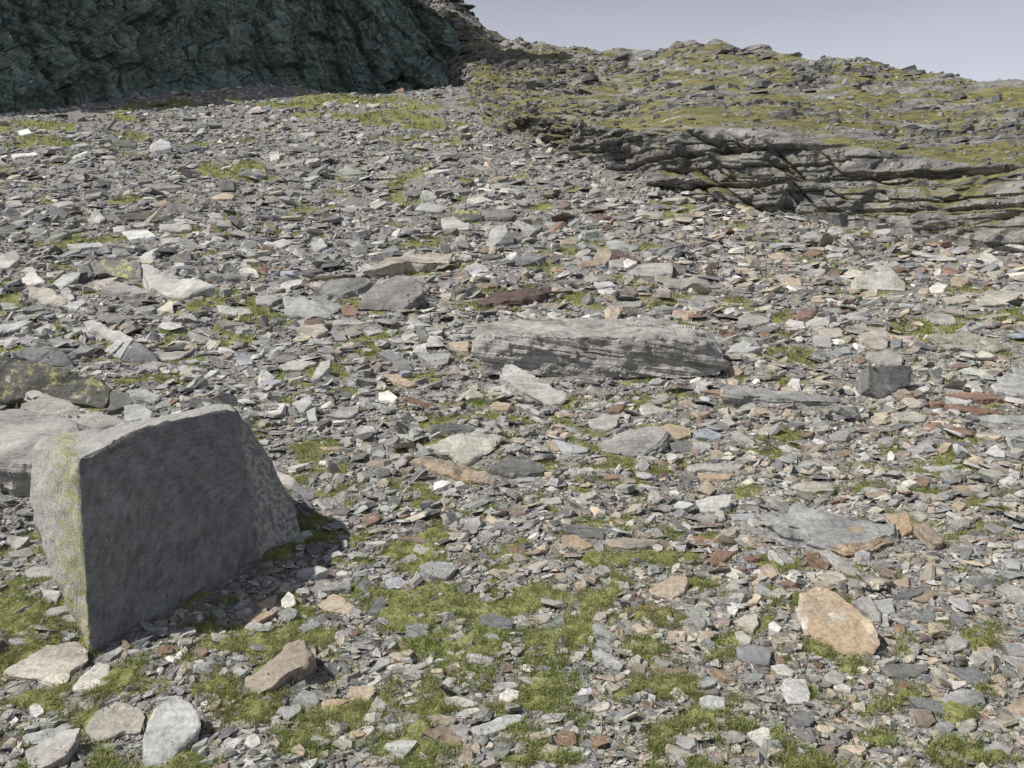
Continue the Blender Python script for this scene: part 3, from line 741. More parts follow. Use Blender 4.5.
def paint_big(P, rust, lich):
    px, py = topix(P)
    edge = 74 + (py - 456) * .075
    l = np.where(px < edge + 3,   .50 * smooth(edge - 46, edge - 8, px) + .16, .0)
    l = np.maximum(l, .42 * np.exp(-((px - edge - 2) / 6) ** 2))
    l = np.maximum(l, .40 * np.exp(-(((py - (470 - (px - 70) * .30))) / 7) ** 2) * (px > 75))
    return rust * 0, l, np.where((px < edge + 2) | (py < np.interp(px, [34, 79, 104, 138, 200, 237], [449, 459, 448, 430, 415, 411])), .72, .10 + .34 * smooth(-3, 3, px - np.interp(py, [405, 440, 500, 563, 570], [238, 242, 251, 258, 259])))  # light painted on top, left and right faces; left also pale lichen
u = np.array([.25, .90, .38]); u /= np.linalg.norm(u); n = np.array([.97, -.25, 0.02]); n -= u * (n @ u); n /= np.linalg.norm(n)
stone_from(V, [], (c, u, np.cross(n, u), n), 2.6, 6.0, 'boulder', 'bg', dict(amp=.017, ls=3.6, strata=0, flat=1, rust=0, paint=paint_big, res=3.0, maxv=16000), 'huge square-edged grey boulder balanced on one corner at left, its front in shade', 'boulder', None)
LAND['the big square boulder'] = (165, 530)
STONE_POLY.append((np.array([(34, 447), (232, 404), (262, 443), (301, 530), (258, 566), (90, 656), (46, 540)], float), 656, 8.6 * s))
# ---- the long ledge boulder in mid scree
Yl = hit(600, 378)[1]; s = Yl
lp = [(488, 374, 1.0), (540, 377, 1.0), (592, 379, 1.0), (640, 370, 1.0), (690, 371, 1.0), (722, 376, 1.0), (726, 362, 1.02), (475, 346, 1.01), (472, 352, 1.0), (478, 330, 1.03), (484, 325, 1.07), (512, 322, 1.14),
      (590, 316, 1.19), (655, 319, 1.19), (694, 328, 1.15), (716, 342, 1.07), (700, 343, 1.01), (640, 338, 1.012), (560, 339, 1.012), (500, 335, 1.012)]
V = [at(x, y, d * s) for x, y, d in lp] + [at(500, 372, 1.16 * s), at(600, 376, 1.2 * s), at(700, 370, 1.16 * s)]
V = [np.array(p) for p in V]
n = np.array([.10, .12, 1.0]); n /= np.linalg.norm(n); u = np.array([1., 0, -.1]); u -= n * (u @ n); u /= np.linalg.norm(u)
stone_from(V, [], (np.mean(V, 0), u, np.cross(n, u), n), 2.6, Yl, 'boulder', 'g', dict(amp=.020, full=1, strata=1, layer=.09, sa=.032, fl=.004, blk=(1.2, .15), sm=.2, res=1.7, maxv=40000, lichen=.1), 'long grey ledge-like boulder with layered undercut front at the centre', 'boulder', None)
LAND['the ledge boulder'] = (600, 348)
STONE_POLY.append((np.array([(474, 350), (484, 325), (512, 322), (590, 316), (655, 319), (694, 328), (726, 362), (722, 376), (592, 379), (488, 374)], float), 377, 1.16 * s))

NAME = dict(slab='rock_slab', boulder='boulder', rock='rock')
for tile, pts, hf, ck, o, kind, short, label in MARK:
    p = poly_px(tile, pts)
    if short: LAND[short] = tuple(p.mean(0))
    slab(p, hf, ck, o, NAME[kind], label, 'slab' if kind == 'slab' else kind, None)

small = []
for line in SMALL.strip().splitlines():
    head, tail = line.split('|'); tile, pts = head.split(' ', 1); hf, ck = tail.split()
    small.append((poly_px(tile, pts), int(hf), ck))
def shape_word(p):
    w, h = np.ptp(p[:, 0]), np.ptp(p[:, 1])
    return ('thin slab' if w / h > 4 else 'flat slab' if w / h > 2.3 else 'angular rock' if w / h > .8 else 'upright rock')
def relation(p):
    c = p.mean(0); best = min(LAND, key=lambda k: np.hypot(LAND[k][0] - c[0], 1.6 * (LAND[k][1] - c[1])))
    dx, dy = c[0] - LAND[best][0], 1.6 * (c[1] - LAND[best][1]); a = math.degrees(math.atan2(-dy, dx)) % 360
    d = ['right of', 'upslope and right of', 'upslope of', 'upslope and left of', 'left of', 'downslope and left of', 'downslope of', 'downslope and right of'][int((a + 22.5) // 45) % 8]
    return d, best, math.hypot(dx, dy)
info = [(WORD[ck], shape_word(p), *relation(p)) for p, hf, ck in small]
ORD = ['nearest', 'second nearest', 'third nearest', 'fourth nearest', 'fifth nearest', 'sixth nearest', 'seventh nearest', 'eighth nearest']
for i, (p, hf, ck) in enumerate(small):
    w, sh, d, mk, dist = info[i]
    same = sorted(q[4] for q in info if q[:4] == info[i][:4])
    lab = f'{w} {sh} {d} {mk}'
    if len(same) > 1: lab += f', {ORD[same.index(dist)]}'
    lab = lab.replace('upslope and ', 'up and ').replace('downslope and ', 'down and ')
    o = dict(res=2.6)
    if min(np.ptp(p[:, 0]), np.ptp(p[:, 1]) * 2) > 14 and ck in ('g', 'd', 'l', 'gd', 'b') and i % 3 == 0: o['strata'] = 1
    if sh in ('angular rock', 'upright rock'): o['g'] = float(np.interp(p[:, 1].max(), GA_Y, GA_A)) + 16
    if sh == 'upright rock': o['g'] = 55
    slab(p, hf, ck, o, 'rock_slab' if 'slab' in sh else 'rock', lab, 'slab' if 'slab' in sh else 'rock', 'loose stones on the scree')
print('stones', ROCK_N[0])
# ------------------------------------------------------------------ ground sheet
def attr_grid(name, P, nu, nv, mat, attrs, wrap=False, smooth_shade=True):
    """P (nv*nu,3) row-major grid -> mesh"""
    iu = np.arange(nu if wrap else nu - 1); iv = np.arange(nv - 1)
    a = (iv[:, None] * nu + iu[None, :]).ravel(); b = (iv[:, None] * nu + (iu[None, :] + 1) % nu).ravel()
    q = np.stack([a, b, b + nu, a + nu], 1)
    return new_mesh(name, P, q.ravel(), np.arange(len(q)) * 4, np.full(len(q), 4), mat, attrs, smooth_shade)
def ground_material():
    m = bpy.data.materials.new('stony_soil'); k = NT(m)
    pos = k.n('ShaderNodeTexCoord').outputs['Object']
    gm = k.n('ShaderNodeAttribute', attribute_name='grass').outputs['Fac']
    n1 = k.noise(pos, 1.1, 6, .65); n2 = k.noise(pos, 14, 5, .65); n3 = k.noise(pos, 70, 2, .6)
    vo = k.n('ShaderNodeTexVoronoi'); k.l(pos, vo.inputs['Vector']); vo.inputs['Scale'].default_value = 26
    soil = k.mix(k.ramp(n1, .35, .65), (.115, .105, .093), (.19, .18, .165))
    gravel = k.mix(k.ramp(vo.outputs['Color'], .2, .8), (.16, .155, .15), (.33, .32, .30))
    base = k.mix(k.ramp(n2, .40, .56), soil, gravel)
    moss = k.mix(k.ramp(n2, .38, .62), (.125, .155, .05), (.235, .235, .10))
    moss = k.mix(k.ramp(n3, .45, .65, 0, .6), moss, (.20, .165, .085))
    f = k.ramp(k.math('ADD', gm, k.math('MULTIPLY', k.math('SUBTRACT', n2, .5), .55)), .36, .52)
    c = k.mix(f, base, moss)
    h = k.math('ADD', k.math('MULTIPLY', n2, .6), k.math('ADD', k.math('MULTIPLY', vo.outputs['Distance'], .5), k.math('MULTIPLY', n3, .3)))
    k.out(c, .95, h, .8, .04, .1)
    return m
angs = np.concatenate([np.linspace(-180, -52, 40)[:-1], np.linspace(-52, 52, 640), np.linspace(52, 180, 40)[1:-1]])
rads = np.concatenate([np.exp(np.linspace(math.log(.6), math.log(100), 560)), np.exp(np.linspace(math.log(104), math.log(900), 24))])
AA, RR = np.meshgrid(np.radians(angs), rads)
gx = (RR * np.sin(AA)).ravel(); gy = (RR * np.cos(AA)).ravel()
gz = ground(gx, gy)
front = (np.abs(np.degrees(AA.ravel())) < 50) & (RR.ravel() < 100)
gm = np.zeros(len(gx)); gm[front] = grass_mask(gx[front], gy[front])
gz = gz + .03 * smooth(.4, .8, gm) * smooth(14, 6, RR.ravel()) * (1 + perlin(np.c_[gx * 9, gy * 9, gx * 0]))
Pg = np.c_[gx, gy, gz]
nu = len(angs)
me = attr_grid('ground', Pg, nu, len(rads), ground_material(), {'grass': ('FLOAT', gm)}, wrap=True)
link('ground', me, 'stony scree slope with soil and thin turf between the stones', 'ground', kind='structure')

# ------------------------------------------------------------------ rocky hillside on the right and the col behind
HB_X = [300, 380, 420, 470, 485, 520, 560, 600, 640, 690, 760, 840, 920, 1024, 1150, 1400, 1700]
HB_Y = [60, 74, 84, 98, 126, 145, 160, 174, 186, 199, 210, 219, 231, 251, 262, 285, 310]   # foot of the hillside
HS_Y = [-230, -95, -38, 12, 38, 48, 55, 44, 46, 59, 73, 88, 104, 140, 190]                  # skyline
HS_X = [300, 380, 420, 470, 500, 560, 630, 690, 745, 840, 900, 1024, 1150, 1400, 1700]
HD_X = [380, 470, 530, 690, 860, 1024, 1400, 1700]
HD_D = [130, 125, 118, 98, 74, 56, 38, 30]                                             # depth of the skyline
BAND_X = [380, 480, 620, 690, 800, 1024, 1700]
BAND = [.10, .22, .40, .46, .46, .52, .5]                                              # share of the height taken by the cliff band
cols = np.concatenate([np.arange(300, 1080, 1.6), np.arange(1080, 1700, 8)])
tt = np.concatenate([np.linspace(-.12, 0, 6)[:-1], np.linspace(0, 1, 250), 1 + np.linspace(0, 1, 26)[1:]])
UU, TT = np.meshgrid(cols, tt); U = UU.ravel(); t = TT.ravel()
yb = np.interp(U, HB_X, HB_Y); ysk = np.interp(U, HS_X, HS_Y)
Db = np.maximum(np.clip(Yof(np.maximum(yb, 61)), 5, 86), np.interp(U, [300, 380, 430, 466, 486, 490], [150, 128, 106, 84, 64, 10])); Ds = np.interp(U, HD_X, HD_D); tb = np.interp(U, BAND_X, BAND) * (1 + .12 * fbm(np.c_[U * .010, U * 0, U * 0 + 3], 2))
tc = np.clip(t, 0, 1)
D1 = Db * 1.05
Dm = np.where(tc < tb, Db + (D1 - Db) * tc / tb, D1 * (np.maximum(Ds, D1 * 1.1) / D1) ** ((np.maximum(tc, tb) - tb) / (1 - tb)))
yy = yb + (ysk - yb) * tc
P = np.c_[(U - CX) / F * Dm, Dm, (CY - yy) / F * Dm]
dn = np.clip(-t, 0, 1); P[:, 2] -= dn * 25; P[:, 1] -= dn * 0
bk = np.clip(t - 1, 0, 1); sc = (1 + bk * 1.6); P[:, 0] *= sc; P[:, 1] *= sc; P[:, 2] -= bk ** 2 * 30 + bk * 2
# ledges: layers dipping gently to the right and away
S = P[:, 2] + .16 * P[:, 0] - .05 * P[:, 1]
pn = P.copy()
w1 = fbm(pn * .06 + 3, 2) * .7
def saw(x): f = x - np.floor(x); return np.where(f < .82, f / .82, (1 - f) / .18)
scl = Dm / 60.0
inb = smooth(1.05, .8, tc / tb)                                    # inside the cliff band
near = 1 - smooth(1.0, 1.1, t)
am = .5 + .5 * smooth(-.2, .35, fbm(pn * np.array([.10, .10, .18]) + 40, 3))
sk = scl.clip(.6)
oc = smooth(-.05, .35, fbm(pn * np.array([.09, .07, .2]) + 140, 4)); am = am * (.45 + 1.7 * oc)
A = P[:, 0] + .55 * P[:, 1] + 1.2 * fbm(pn * .12 + 33, 3)
Sw = S + .55 * w1
wob = .07 * fbm(pn * .5 + 71, 3)
b1, j1 = blocks(A + wob, Sw + wob, 2.3, 1.35, 1)
b2, j2 = blocks(A + wob, Sw + wob * .6, 1.1, .55, 2)
b3, j3 = blocks(A, Sw, .6, .20, 3)
rock = np.clip(.16 + .84 * np.maximum(inb, oc), 0, 1)
d = rock * (b1 * 1.4 + b2 * .75 + b3 * .26) - rock * (.60 * j1 + .25 * j2)
d += facets(pn * .55 + 5, 90) * .75 * rock + facets(pn * np.array([1.5, .8, 1.5]) + 15, 90) * .30 * rock
d += fbm(pn * .20 + 60, 5, .5) * .7 + fbm(pn * .05 + 80, 2) * 1.8 * smooth(.1, .4, tc)
def blur(a, n):
    g = a.reshape(len(tt), len(cols))
    for _ in range(n):
        g = np.pad(g, 1, mode='edge'); g = (g[:-2, 1:-1] + 2 * g[1:-1, 1:-1] + g[2:, 1:-1]) / 4
        g = np.pad(g, 1, mode='edge'); g = (g[1:-1, :-2] + 2 * g[1:-1, 1:-1] + g[1:-1, 2:]) / 4
    return g.ravel()
ub = smooth(.7, .3, inb); d = d * (1 - ub) + blur(d, 2) * ub
k_ = np.clip(scl, .45, 1.3) * near * smooth(-.02, .03, t + .02)
cr = np.abs(perlin(np.c_[A * .16, S * .03, S * 0 + 7]))
d -= .8 * smooth(.05, .0, cr) * inb
d *= .25 + .75 * smooth(470, 560, U)
dirn = np.c_[P[:, 0], P[:, 1], 0 * t]; dirn /= np.linalg.norm(dirn, axis=1)[:, None]
i0 = np.argmin(np.abs(tt)); bxy = P.reshape(len(tt), len(cols), 3)[i0, :, :2]
kb = np.ones(41) / 41
bs = np.stack([np.convolve(np.pad(bxy[:, i], 20, mode='edge'), kb, 'valid') for i in (0, 1)], 1)
tg = np.gradient(bs, axis=0); nw = np.stack([tg[:, 1], -tg[:, 0]], 1); nw /= np.linalg.norm(nw, axis=1)[:, None]
nw *= np.where((nw * bs).sum(1) > 0, -1, 1)[:, None]
nw3 = np.tile(np.c_[nw, np.zeros(len(nw))], (len(tt), 1)); bl = smooth(.98, .55, t)[:, None]
dirn = -(nw3 * bl - dirn * (1 - bl))
P -= dirn * (d * k_ * .9)[:, None]; P[:, 2] += d * k_ * .12
rid = smooth(.88, 1.0, t) * near
P[:, 2] += rid * scl * (.75 * np.maximum(0, blur(b1, 4)) + .4 * perlin(pn * .35 + 9))
HILL = P.copy(); HILL_T = t.copy(); HILL_U = U.copy()
def cliff_material(name, dark, mid, lightc, stain, grass_amt, dip, gscale=1.0, tint=None):
    m = bpy.data.materials.new(name); k = NT(m)
    pos = k.n('ShaderNodeTexCoord').outputs['Object']
    nz = k.n('ShaderNodeSeparateXYZ'); k.l(k.n('ShaderNodeNewGeometry').outputs['Normal'], nz.inputs[0])
    mp = k.n('ShaderNodeMapping'); k.l(pos, mp.inputs['Vector']); mp.inputs['Rotation'].default_value = (0, math.radians(dip), 0)
    n0 = k.noise(pos, .09 * gscale, 5, .6); n1 = k.noise(k.scale(mp.outputs[0], (.5, .5, 2.4)), .9 * gscale, 7, .68, .5)
    n2 = k.noise(pos, 3.2 * gscale, 6, .7); nv = k.noise(k.scale(pos, (1.2, 1.2, .16)), 1.1 * gscale, 5, .65, .3)
    c = k.mix(k.ramp(n1, .36, .66), dark, mid)
    c = k.mix(k.ramp(n2, .50, .72, 0, .85), c, lightc)
    c = k.mix(k.ramp(k.noise(k.scale(pos, (1, 1, .5)), .30 * gscale, 6, .7, .6), .52, .66, 0, .45), c, lightc)
    c = k.mix(k.ramp(nv, .56, .68, 0, .75), c, tuple(x * .42 for x in dark))
    c = k.mix(k.ramp(k.noise(pos, .5 * gscale, 5, .65), .58, .72, 0, .6), c, stain)
    gsel = k.math('ADD', k.math('MULTIPLY', nz.outputs[2], .75), k.math('ADD', k.math('MULTIPLY', k.noise(k.scale(mp.outputs[0], (.5, .5, 1.5)), .42 * gscale, 7, .7), 1.9), k.math('MULTIPLY', n2, .40)))
    gf = k.ramp(gsel, 1.69 - grass_amt, 1.83 - grass_amt, 0, .95)
    gc = k.mix(k.ramp(k.noise(pos, 1.3 * gscale, 5, .7), .38, .62), (.095, .096, .034), (.21, .19, .08))
    c = k.mix(gf, c, gc)
    h = k.math('ADD', k.math('MULTIPLY', n1, 1.0), k.math('ADD', k.math('MULTIPLY', n2, .5), k.math('MULTIPLY', nv, .4)))
    k.out(c, .9, h, .8, .35, .1)
    return m
mh = cliff_material('hillside_rock', (.095, .095, .094), (.26, .255, .245), (.41, .40, .375), (.31, .225, .15), .0, 9)
me = attr_grid('hillside', P, len(cols), len(tt), mh, {}, smooth_shade=True)
me.set_sharp_from_angle(angle=math.radians(22))
link('hillside', me, 'grassy rock hillside with a broken cliff band along its foot and a craggy skyline', 'hillside', kind='structure')

# ------------------------------------------------------------------ the dark cliff on the left
base = np.array([(-150, 150), (-95, 112), (-52, 74), (-47, 66.5), (-41, 70.5), (-34, 78), (-26, 87), (-18, 92), (-11, 96), (-4, 98), (1.4, 101), (0, 112), (-8, 140)], float)
seg = np.r_[0, np.cumsum(np.linalg.norm(np.diff(base, axis=0), axis=1))]
ss = np.concatenate([np.linspace(0, seg[4] - 6, 60)[:-1], np.linspace(seg[4] - 6, seg[10] + 3, 430)[:-1], np.linspace(seg[10] + 3, seg[-1], 40)])
bx = np.interp(ss, seg, base[:, 0]); by = np.interp(ss, seg, base[:, 1])
kk = np.ones(9) / 9
bx[4:-4] = np.convolve(bx, kk, 'valid'); by[4:-4] = np.convolve(by, kk, 'valid')
tx, ty = np.gradient(bx), np.gradient(by); tl = np.hypot(tx, ty); nx, ny = ty / tl, -tx / tl        # towards the viewer
hz = np.concatenate([np.linspace(-6, -1, 8)[:-1], np.linspace(-1, 16, 210)[:-1], np.linspace(16, 46, 60)])
BX, HZ = np.meshgrid(bx, hz); BY = np.tile(by, (len(hz), 1)); NX = np.tile(nx, (len(hz), 1)); NY = np.tile(ny, (len(hz), 1)); SS = np.tile(ss, (len(hz), 1))
g0 = np.tile(ground(bx, by), (len(hz), 1))
# the right-hand end leans back as a buttress
endf = smooth(seg[6], seg[10], SS)
HZ = np.where(HZ > 0, HZ * np.interp(SS, [0, seg[3], seg[4], seg[6]], [1.0, .30, .33, 1]), HZ)
lean = np.clip(HZ, -6, 50) * (.09 + .18 * endf)
BX = BX - smooth(seg[6], seg[10], SS) * np.clip(HZ, 0, 60) * .50
X = (BX - NX * lean).ravel(); Yc = (BY - NY * lean).ravel(); Z = (g0 + HZ).ravel()
P = np.c_[X, Yc, Z]; nrm = np.c_[NX.ravel(), NY.ravel(), np.zeros(X.size)]
q = np.c_[SS.ravel(), np.zeros(X.size), HZ.ravel()]
dq = np.c_[q[:, 0] + .35 * q[:, 2], q[:, 1], q[:, 2] - .25 * q[:, 0]]
wob = .8 * fbm(q * .18 + 7, 4)
Aq, Sq = dq[:, 0] + wob, dq[:, 2] + wob
c1, i1 = blocks(Sq, Aq, 7.5, 3.2, 4); c2, i2 = blocks(Sq, Aq, 2.8, 1.15, 5); c3, i3 = blocks(Sq + .3 * wob, Aq, 1.1, .42, 6)
d = c1 * 2.2 + c2 * 1.0 + c3 * .42 - .25 * i1 - .15 * i2 + fbm(q * .22 + 4, 5, .55) * 1.1 + facets(dq * np.array([.30, 1, .14]) + 9) * 1.2 + facets(dq * np.array([.9, 1, .4]) + 19) * .45
d *= smooth(-1.5, 2.0, q[:, 2]) * .8 + .2
P += nrm * d[:, None]
mc = cliff_material('cliff_rock', (.056, .084, .076), (.165, .215, .196), (.32, .36, .32), (.17, .12, .07), -.75, -14, .8)  # teal cast of the shade put into the rock colours
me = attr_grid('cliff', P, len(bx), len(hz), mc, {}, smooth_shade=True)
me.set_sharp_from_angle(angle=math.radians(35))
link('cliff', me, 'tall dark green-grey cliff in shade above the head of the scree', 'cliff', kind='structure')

# ------------------------------------------------------------------ the loose stones nobody could count
def inside(px, py, poly):
    r = np.zeros(len(px), bool); m = len(poly); j = m - 1
    for i in range(m):
        xi, yi = poly[i]; xj, yj = poly[j]
        c = ((yi > py) != (yj > py)) & (px < (xj - xi) * (py - yi) / (yj - yi + 1e-12) + xi)
        r ^= c; j = i
    return r
def free_of_stones(px, py, grow=0.0, Y=None):
    bad = np.zeros(len(px), bool)
    for poly, foot, deep in STONE_POLY:
        c = poly.mean(0); pl = c + (poly - c) * (1 + grow)
        lo, hi = pl.min(0), pl.max(0); hi = np.array([hi[0], max(hi[1], foot) + 2])
        k = (px > lo[0]) & (px < hi[0]) & (py > lo[1]) & (py < hi[1]) & ((Y < deep) if Y is not None else True)
        if k.any():
            idx = np.where(k)[0]; bad[idx] |= inside(px[idx], py[idx], pl) | inside(px[idx], py[idx] - (foot - poly[:, 1].max()) - 1.5, pl)
    return ~bad
def top_limit(px):
    cl = np.interp(px, [-200, 0, 90, 180, 250, 300, 400, 470], [118, 112, 104, 92, 84, 84, 84, 84])
    return np.where(px > 380, np.interp(px, [380, 470, 486, 520, 560, 640, 690, 760, 840, 920, 1024, 1150, 1400], [83, 84, 114, 136, 152, 178, 193, 204, 214, 226, 246, 257, 280]), cl)
CK = ['l', 'g', 'gd', 'd', 'tl', 't', 'bt', 'b', 'r', 'o', 'w', 'bl']
PC = np.array([PAL[c] for c in CK])
W_L = np.array([.25, .34, .17, .09, .06, .008, .012, .01, .005, .005, .015, .03]); W_R = np.array([.13, .24, .12,   .06, .17, .09, .10, .05, .025, .015, .012, .008])
W_L /= W_L.sum(); W_R /= W_R.sum()
def scatter(name, x, y, z, a, rb, rt, tilt, sides, colr, label, cat, nrm=None, yaw=None, kind='stuff'):
    n = len(x); rg = np.random.default_rng(abs(hash(name)) % 1000 if False else len(name) * 13 + n % 97)
    if nrm is None: nrm = gnormal(x, y)
    w = nrm + rg.normal(size=(n, 3)) * tilt[:, None]; w[:, 2] = np.abs(w[:, 2]); w /= np.linalg.norm(w, axis=1)[:, None]
    yaw = rg.uniform(0, 2 * np.pi, n) if yaw is None else yaw
    h = np.c_[np.cos(yaw), np.sin(yaw), np.zeros(n)]; u = h - w * (h * w).sum(1)[:, None]; u /= np.linalg.norm(u, axis=1)[:, None]; v = np.cross(w, u)
    b = a * rb; t = a * rt
    m = sides
    ang = np.arange(m) * 2 * np.pi / m + rg.uniform(-.42, .42, (n, m)) * (2 * np.pi / m) * 1.2
    rad = rg.uniform(.72, 1.12, (n, m))
    cu, cv_ = np.cos(ang) * rad * a[:, None], np.sin(ang) * rad * b[:, None]
    shr = rg.uniform(.62, .98, (n, m)); skew = rg.normal(size=(n, 2)) * .12
    topz = t[:, None] * (.5 + rg.uniform(-.16, .16, (n, m))) + (cu * rg.normal(size=(n, 1)) * .12)
    botz = -t[:, None] * .5 * np.ones((n, m))
    LU = np.concatenate([cu * shr + skew[:, :1] * a[:, None], cu], 1); LV = np.concatenate([cv_ * shr + skew[:, 1:] * b[:, None], cv_], 1); LZ = np.concatenate([topz, botz], 1)
    c0 = np.c_[x, y, z] + w * (t * .28)[:, None]
    V = c0[:, None, :] + LU[..., None] * u[:, None, :] + LV[..., None] * v[:, None, :] + LZ[..., None] * w[:, None, :]
    V = V.reshape(-1, 3)
    off = np.arange(n) * 2 * m
    i = np.arange(m); j = (i + 1) % m
    sidesq = np.stack([i + m, j + m, j, i], 1)                                   # (m,4)
    fl = (off[:, None, None] + sidesq[None]).reshape(n, -1)
    tp = off[:, None] + i[None]; bt = off[:, None] + (i[::-1] + m)[None]
    loops = np.concatenate([fl, tp, bt], 1).ravel()
    tot1 = np.concatenate([np.full(m, 4), [m, m]]); st1 = np.r_[0, np.cumsum(tot1)[:-1]]
    starts = (np.arange(n)[:, None] * tot1.sum() + st1[None]).ravel()
    col = np.repeat(np.c_[colr, np.ones(n)], 2 * m, 0)
    par = np.repeat(np.c_[rg.uniform(0, .22, n), rg.uniform(0, .12, n), rg.uniform(0, .16, n) ** 1.5], 2 * m, 0)
    sc = (7.0 / np.maximum(np.linalg.norm(np.c_[x, y, z], axis=1), 7)) ** .55
    LO = (np.stack([LU, LV, LZ], 2) * 1.1 * sc[:, None, None] + rg.uniform(0, 300, (n, 1, 3))).reshape(-1, 3)
    me = new_mesh(name, V, loops, starts, np.tile(tot1, n), M_ROCK, {'col': ('FLOAT_COLOR', col), 'par': ('FLOAT_VECTOR', par), 'loc': ('FLOAT_VECTOR', LO)}, False)
    return link(name, me, label, cat, kind=kind)
def pick_colour(px, n, rg, py=None):
    f = smooth(150, 800, px + rg.normal(size=n) * 90)[:, None] * np.ones((1, len(CK)))
    if py is not None: f = np.clip(f + .25 * smooth(480, 700, py)[:, None], 0, 1)
    cdf = np.cumsum(W_L[None] * (1 - f) + W_R[None] * f, 1)
    k = (rg.uniform(size=(n, 1)) > cdf).sum(1).clip(0, len(CK) - 1)
    return PC[k] * rg.uniform(.78, 1.22, (n, 1)) * (1 + rg.normal(size=(n, 3)) * .02)
def sow(n, seed, smin, smax, sig, ylo, med, thin_grass, grow):
    rg = np.random.default_rng(seed)
    py = rg.uniform(ylo, 815, n); px = rg.uniform(-330, 1354, n)
    k = py > top_limit(px) ; py, px = py[k], px[k]
    Y = Yof(np.minimum(py, 768)) * np.where(py > 768, 768 - 384, 1) / np.where(py > 768, py - 384, 1)
    Y = Y * (1 + rg.uniform(-.01, .01, len(Y))); x = (px - CX) / F * Y; z = ground(x, Y)
    qx, qy = topix(np.c_[x, Y, z])
    big = np.exp(.45 * fbm(np.c_[x / Y * 7, np.log(Y) * 7, x * 0 + 50], 3)); s = np.clip(np.exp(rg.normal(size=len(Y)) * sig) * np.interp(py, *med) * big, smin, np.minimum(smax, np.interp(py, *med) * 2.3))
    ok = free_of_stones(qx, qy, grow, Y)
    w_ = s * .42
    for a_, b_ in ((-1, 0), (1, 0), (0, -.45)):
        k_ = np.where(ok & (s > 5))[0]; ok[k_] &= free_of_stones(qx[k_] + a_ * w_[k_], qy[k_] + b_ * w_[k_], 0, Y[k_])
    g = grass_mask(x, Y)
    ok &= rg.uniform(size=len(Y)) > thin_grass * smooth(.35, .6, g)
    return rg, qx[ok], qy[ok], x[ok], Y[ok], z[ok], s[ok]
MED = ([90, 130, 200, 270, 400, 560, 768], [4.2, 5.2, 7.2, 9.0, 8.6, 8.0, 9.0])
rg, qx, qy, x, y, z, s = sow(63000, 11, 3.5, 34, .52, 84, MED, .50, .02)
a = s * y / F / 2
n = len(x)
scatter('scree', x, y, z + a * rg.uniform(-.05, .22, n), a, rg.uniform(.42, .95, n), rg.uniform(.10, .50, n), np.abs(rg.normal(size=n)) * .17 + .10, 6, pick_colour(qx, n, rg, qy), 'loose grey and rusty slabs and stones covering the slope', 'scree')
rg, qx, qy, x, y, z, s = sow(86000, 14, 2.6, 9, .35, 84, ([90, 300], [3.6, 4.8]), .75, .0)
k = qy < 300; qx, qy, x, y, z, s = qx[k], qy[k], x[k], y[k], z[k], s[k]; a = s * y / F / 2; n = len(x)
scatter('small_scree', x, y, z + a * rg.uniform(0, .3, n), a, rg.uniform(.45, .95, n), rg.uniform(.12, .55, n), np.abs(rg.normal(size=n)) * .2 + .1, 5, pick_colour(qx, n, rg, qy), 'thin slabs and chips covering the upper slope', 'scree')
rg, qx, qy, x, y, z, s = sow(18500, 15, 8, 32, .36, 92, ([92, 140, 200, 280, 420, 768], [8.5, 12, 16, 19, 18, 16]), .7, .03)
a = s * y / F / 2; n = len(x)
scatter('slab_scree', x, y, z + a * rg.uniform(.06, .30, n), a, rg.uniform(.45, .85, n), rg.uniform(.08, .30, n), np.abs(rg.normal(size=n)) * .17 + .08, 7, pick_colour(qx, n, rg, qy), 'thin overlapping slabs lying on the scree', 'scree')
MED2 = ([90, 200, 400, 768], [2.6, 3.0, 3.4, 3.8])
rg, qx, qy, x, y, z, s = sow(115000, 12, 1.8, 6, .28, 84, MED2, .86, .0)
a = s * y / F / 2; n = len(x)
scatter('gravel', x, y, z + a * .1, a, rg.uniform(.55, 1, n), rg.uniform(.4, .9, n), np.full(n, .4), 5, pick_colour(qx, n, rg, qy), 'small broken stone chips between the slabs', 'gravel')
# rubble lying on the hillside and in the gully
rg = np.random.default_rng(21)
cand = np.where((HILL_T > 0.0) & (HILL_T < 1.0) & (HILL_U < 1150))[0]
wt = np.where(HILL_U[cand] < 600, 2.2, 1.0) * np.where(HILL_T[cand] > np.interp(HILL_U[cand], BAND_X, BAND), 1.0, .25)
pk = rg.choice(cand, 7000, replace=False, p=wt / wt.sum())
H = HILL[pk]; n = len(H); s = np.clip(np.exp(rg.normal(size=n) * .45) * 3.6, 2, 13); a = s * H[:, 1] / F / 2
cc = PC[rg.choice(len(CK), n, p=W_L * .7 + W_R * .3)] * rg.uniform(.40, .90, (n, 1)) * np.where(HILL_U[pk] < 560, .55, 1.0)[:, None]
scatter('rubble', H[:, 0], H[:, 1], H[:, 2] - a * .1, a, rg.uniform(.5, 1, n), rg.uniform(.3, .8, n), np.full(n, .3), 6, cc, 'broken rocks strewn over the hillside and the gully', 'rubble', nrm=np.tile([0, -.3, .95], (n, 1)))

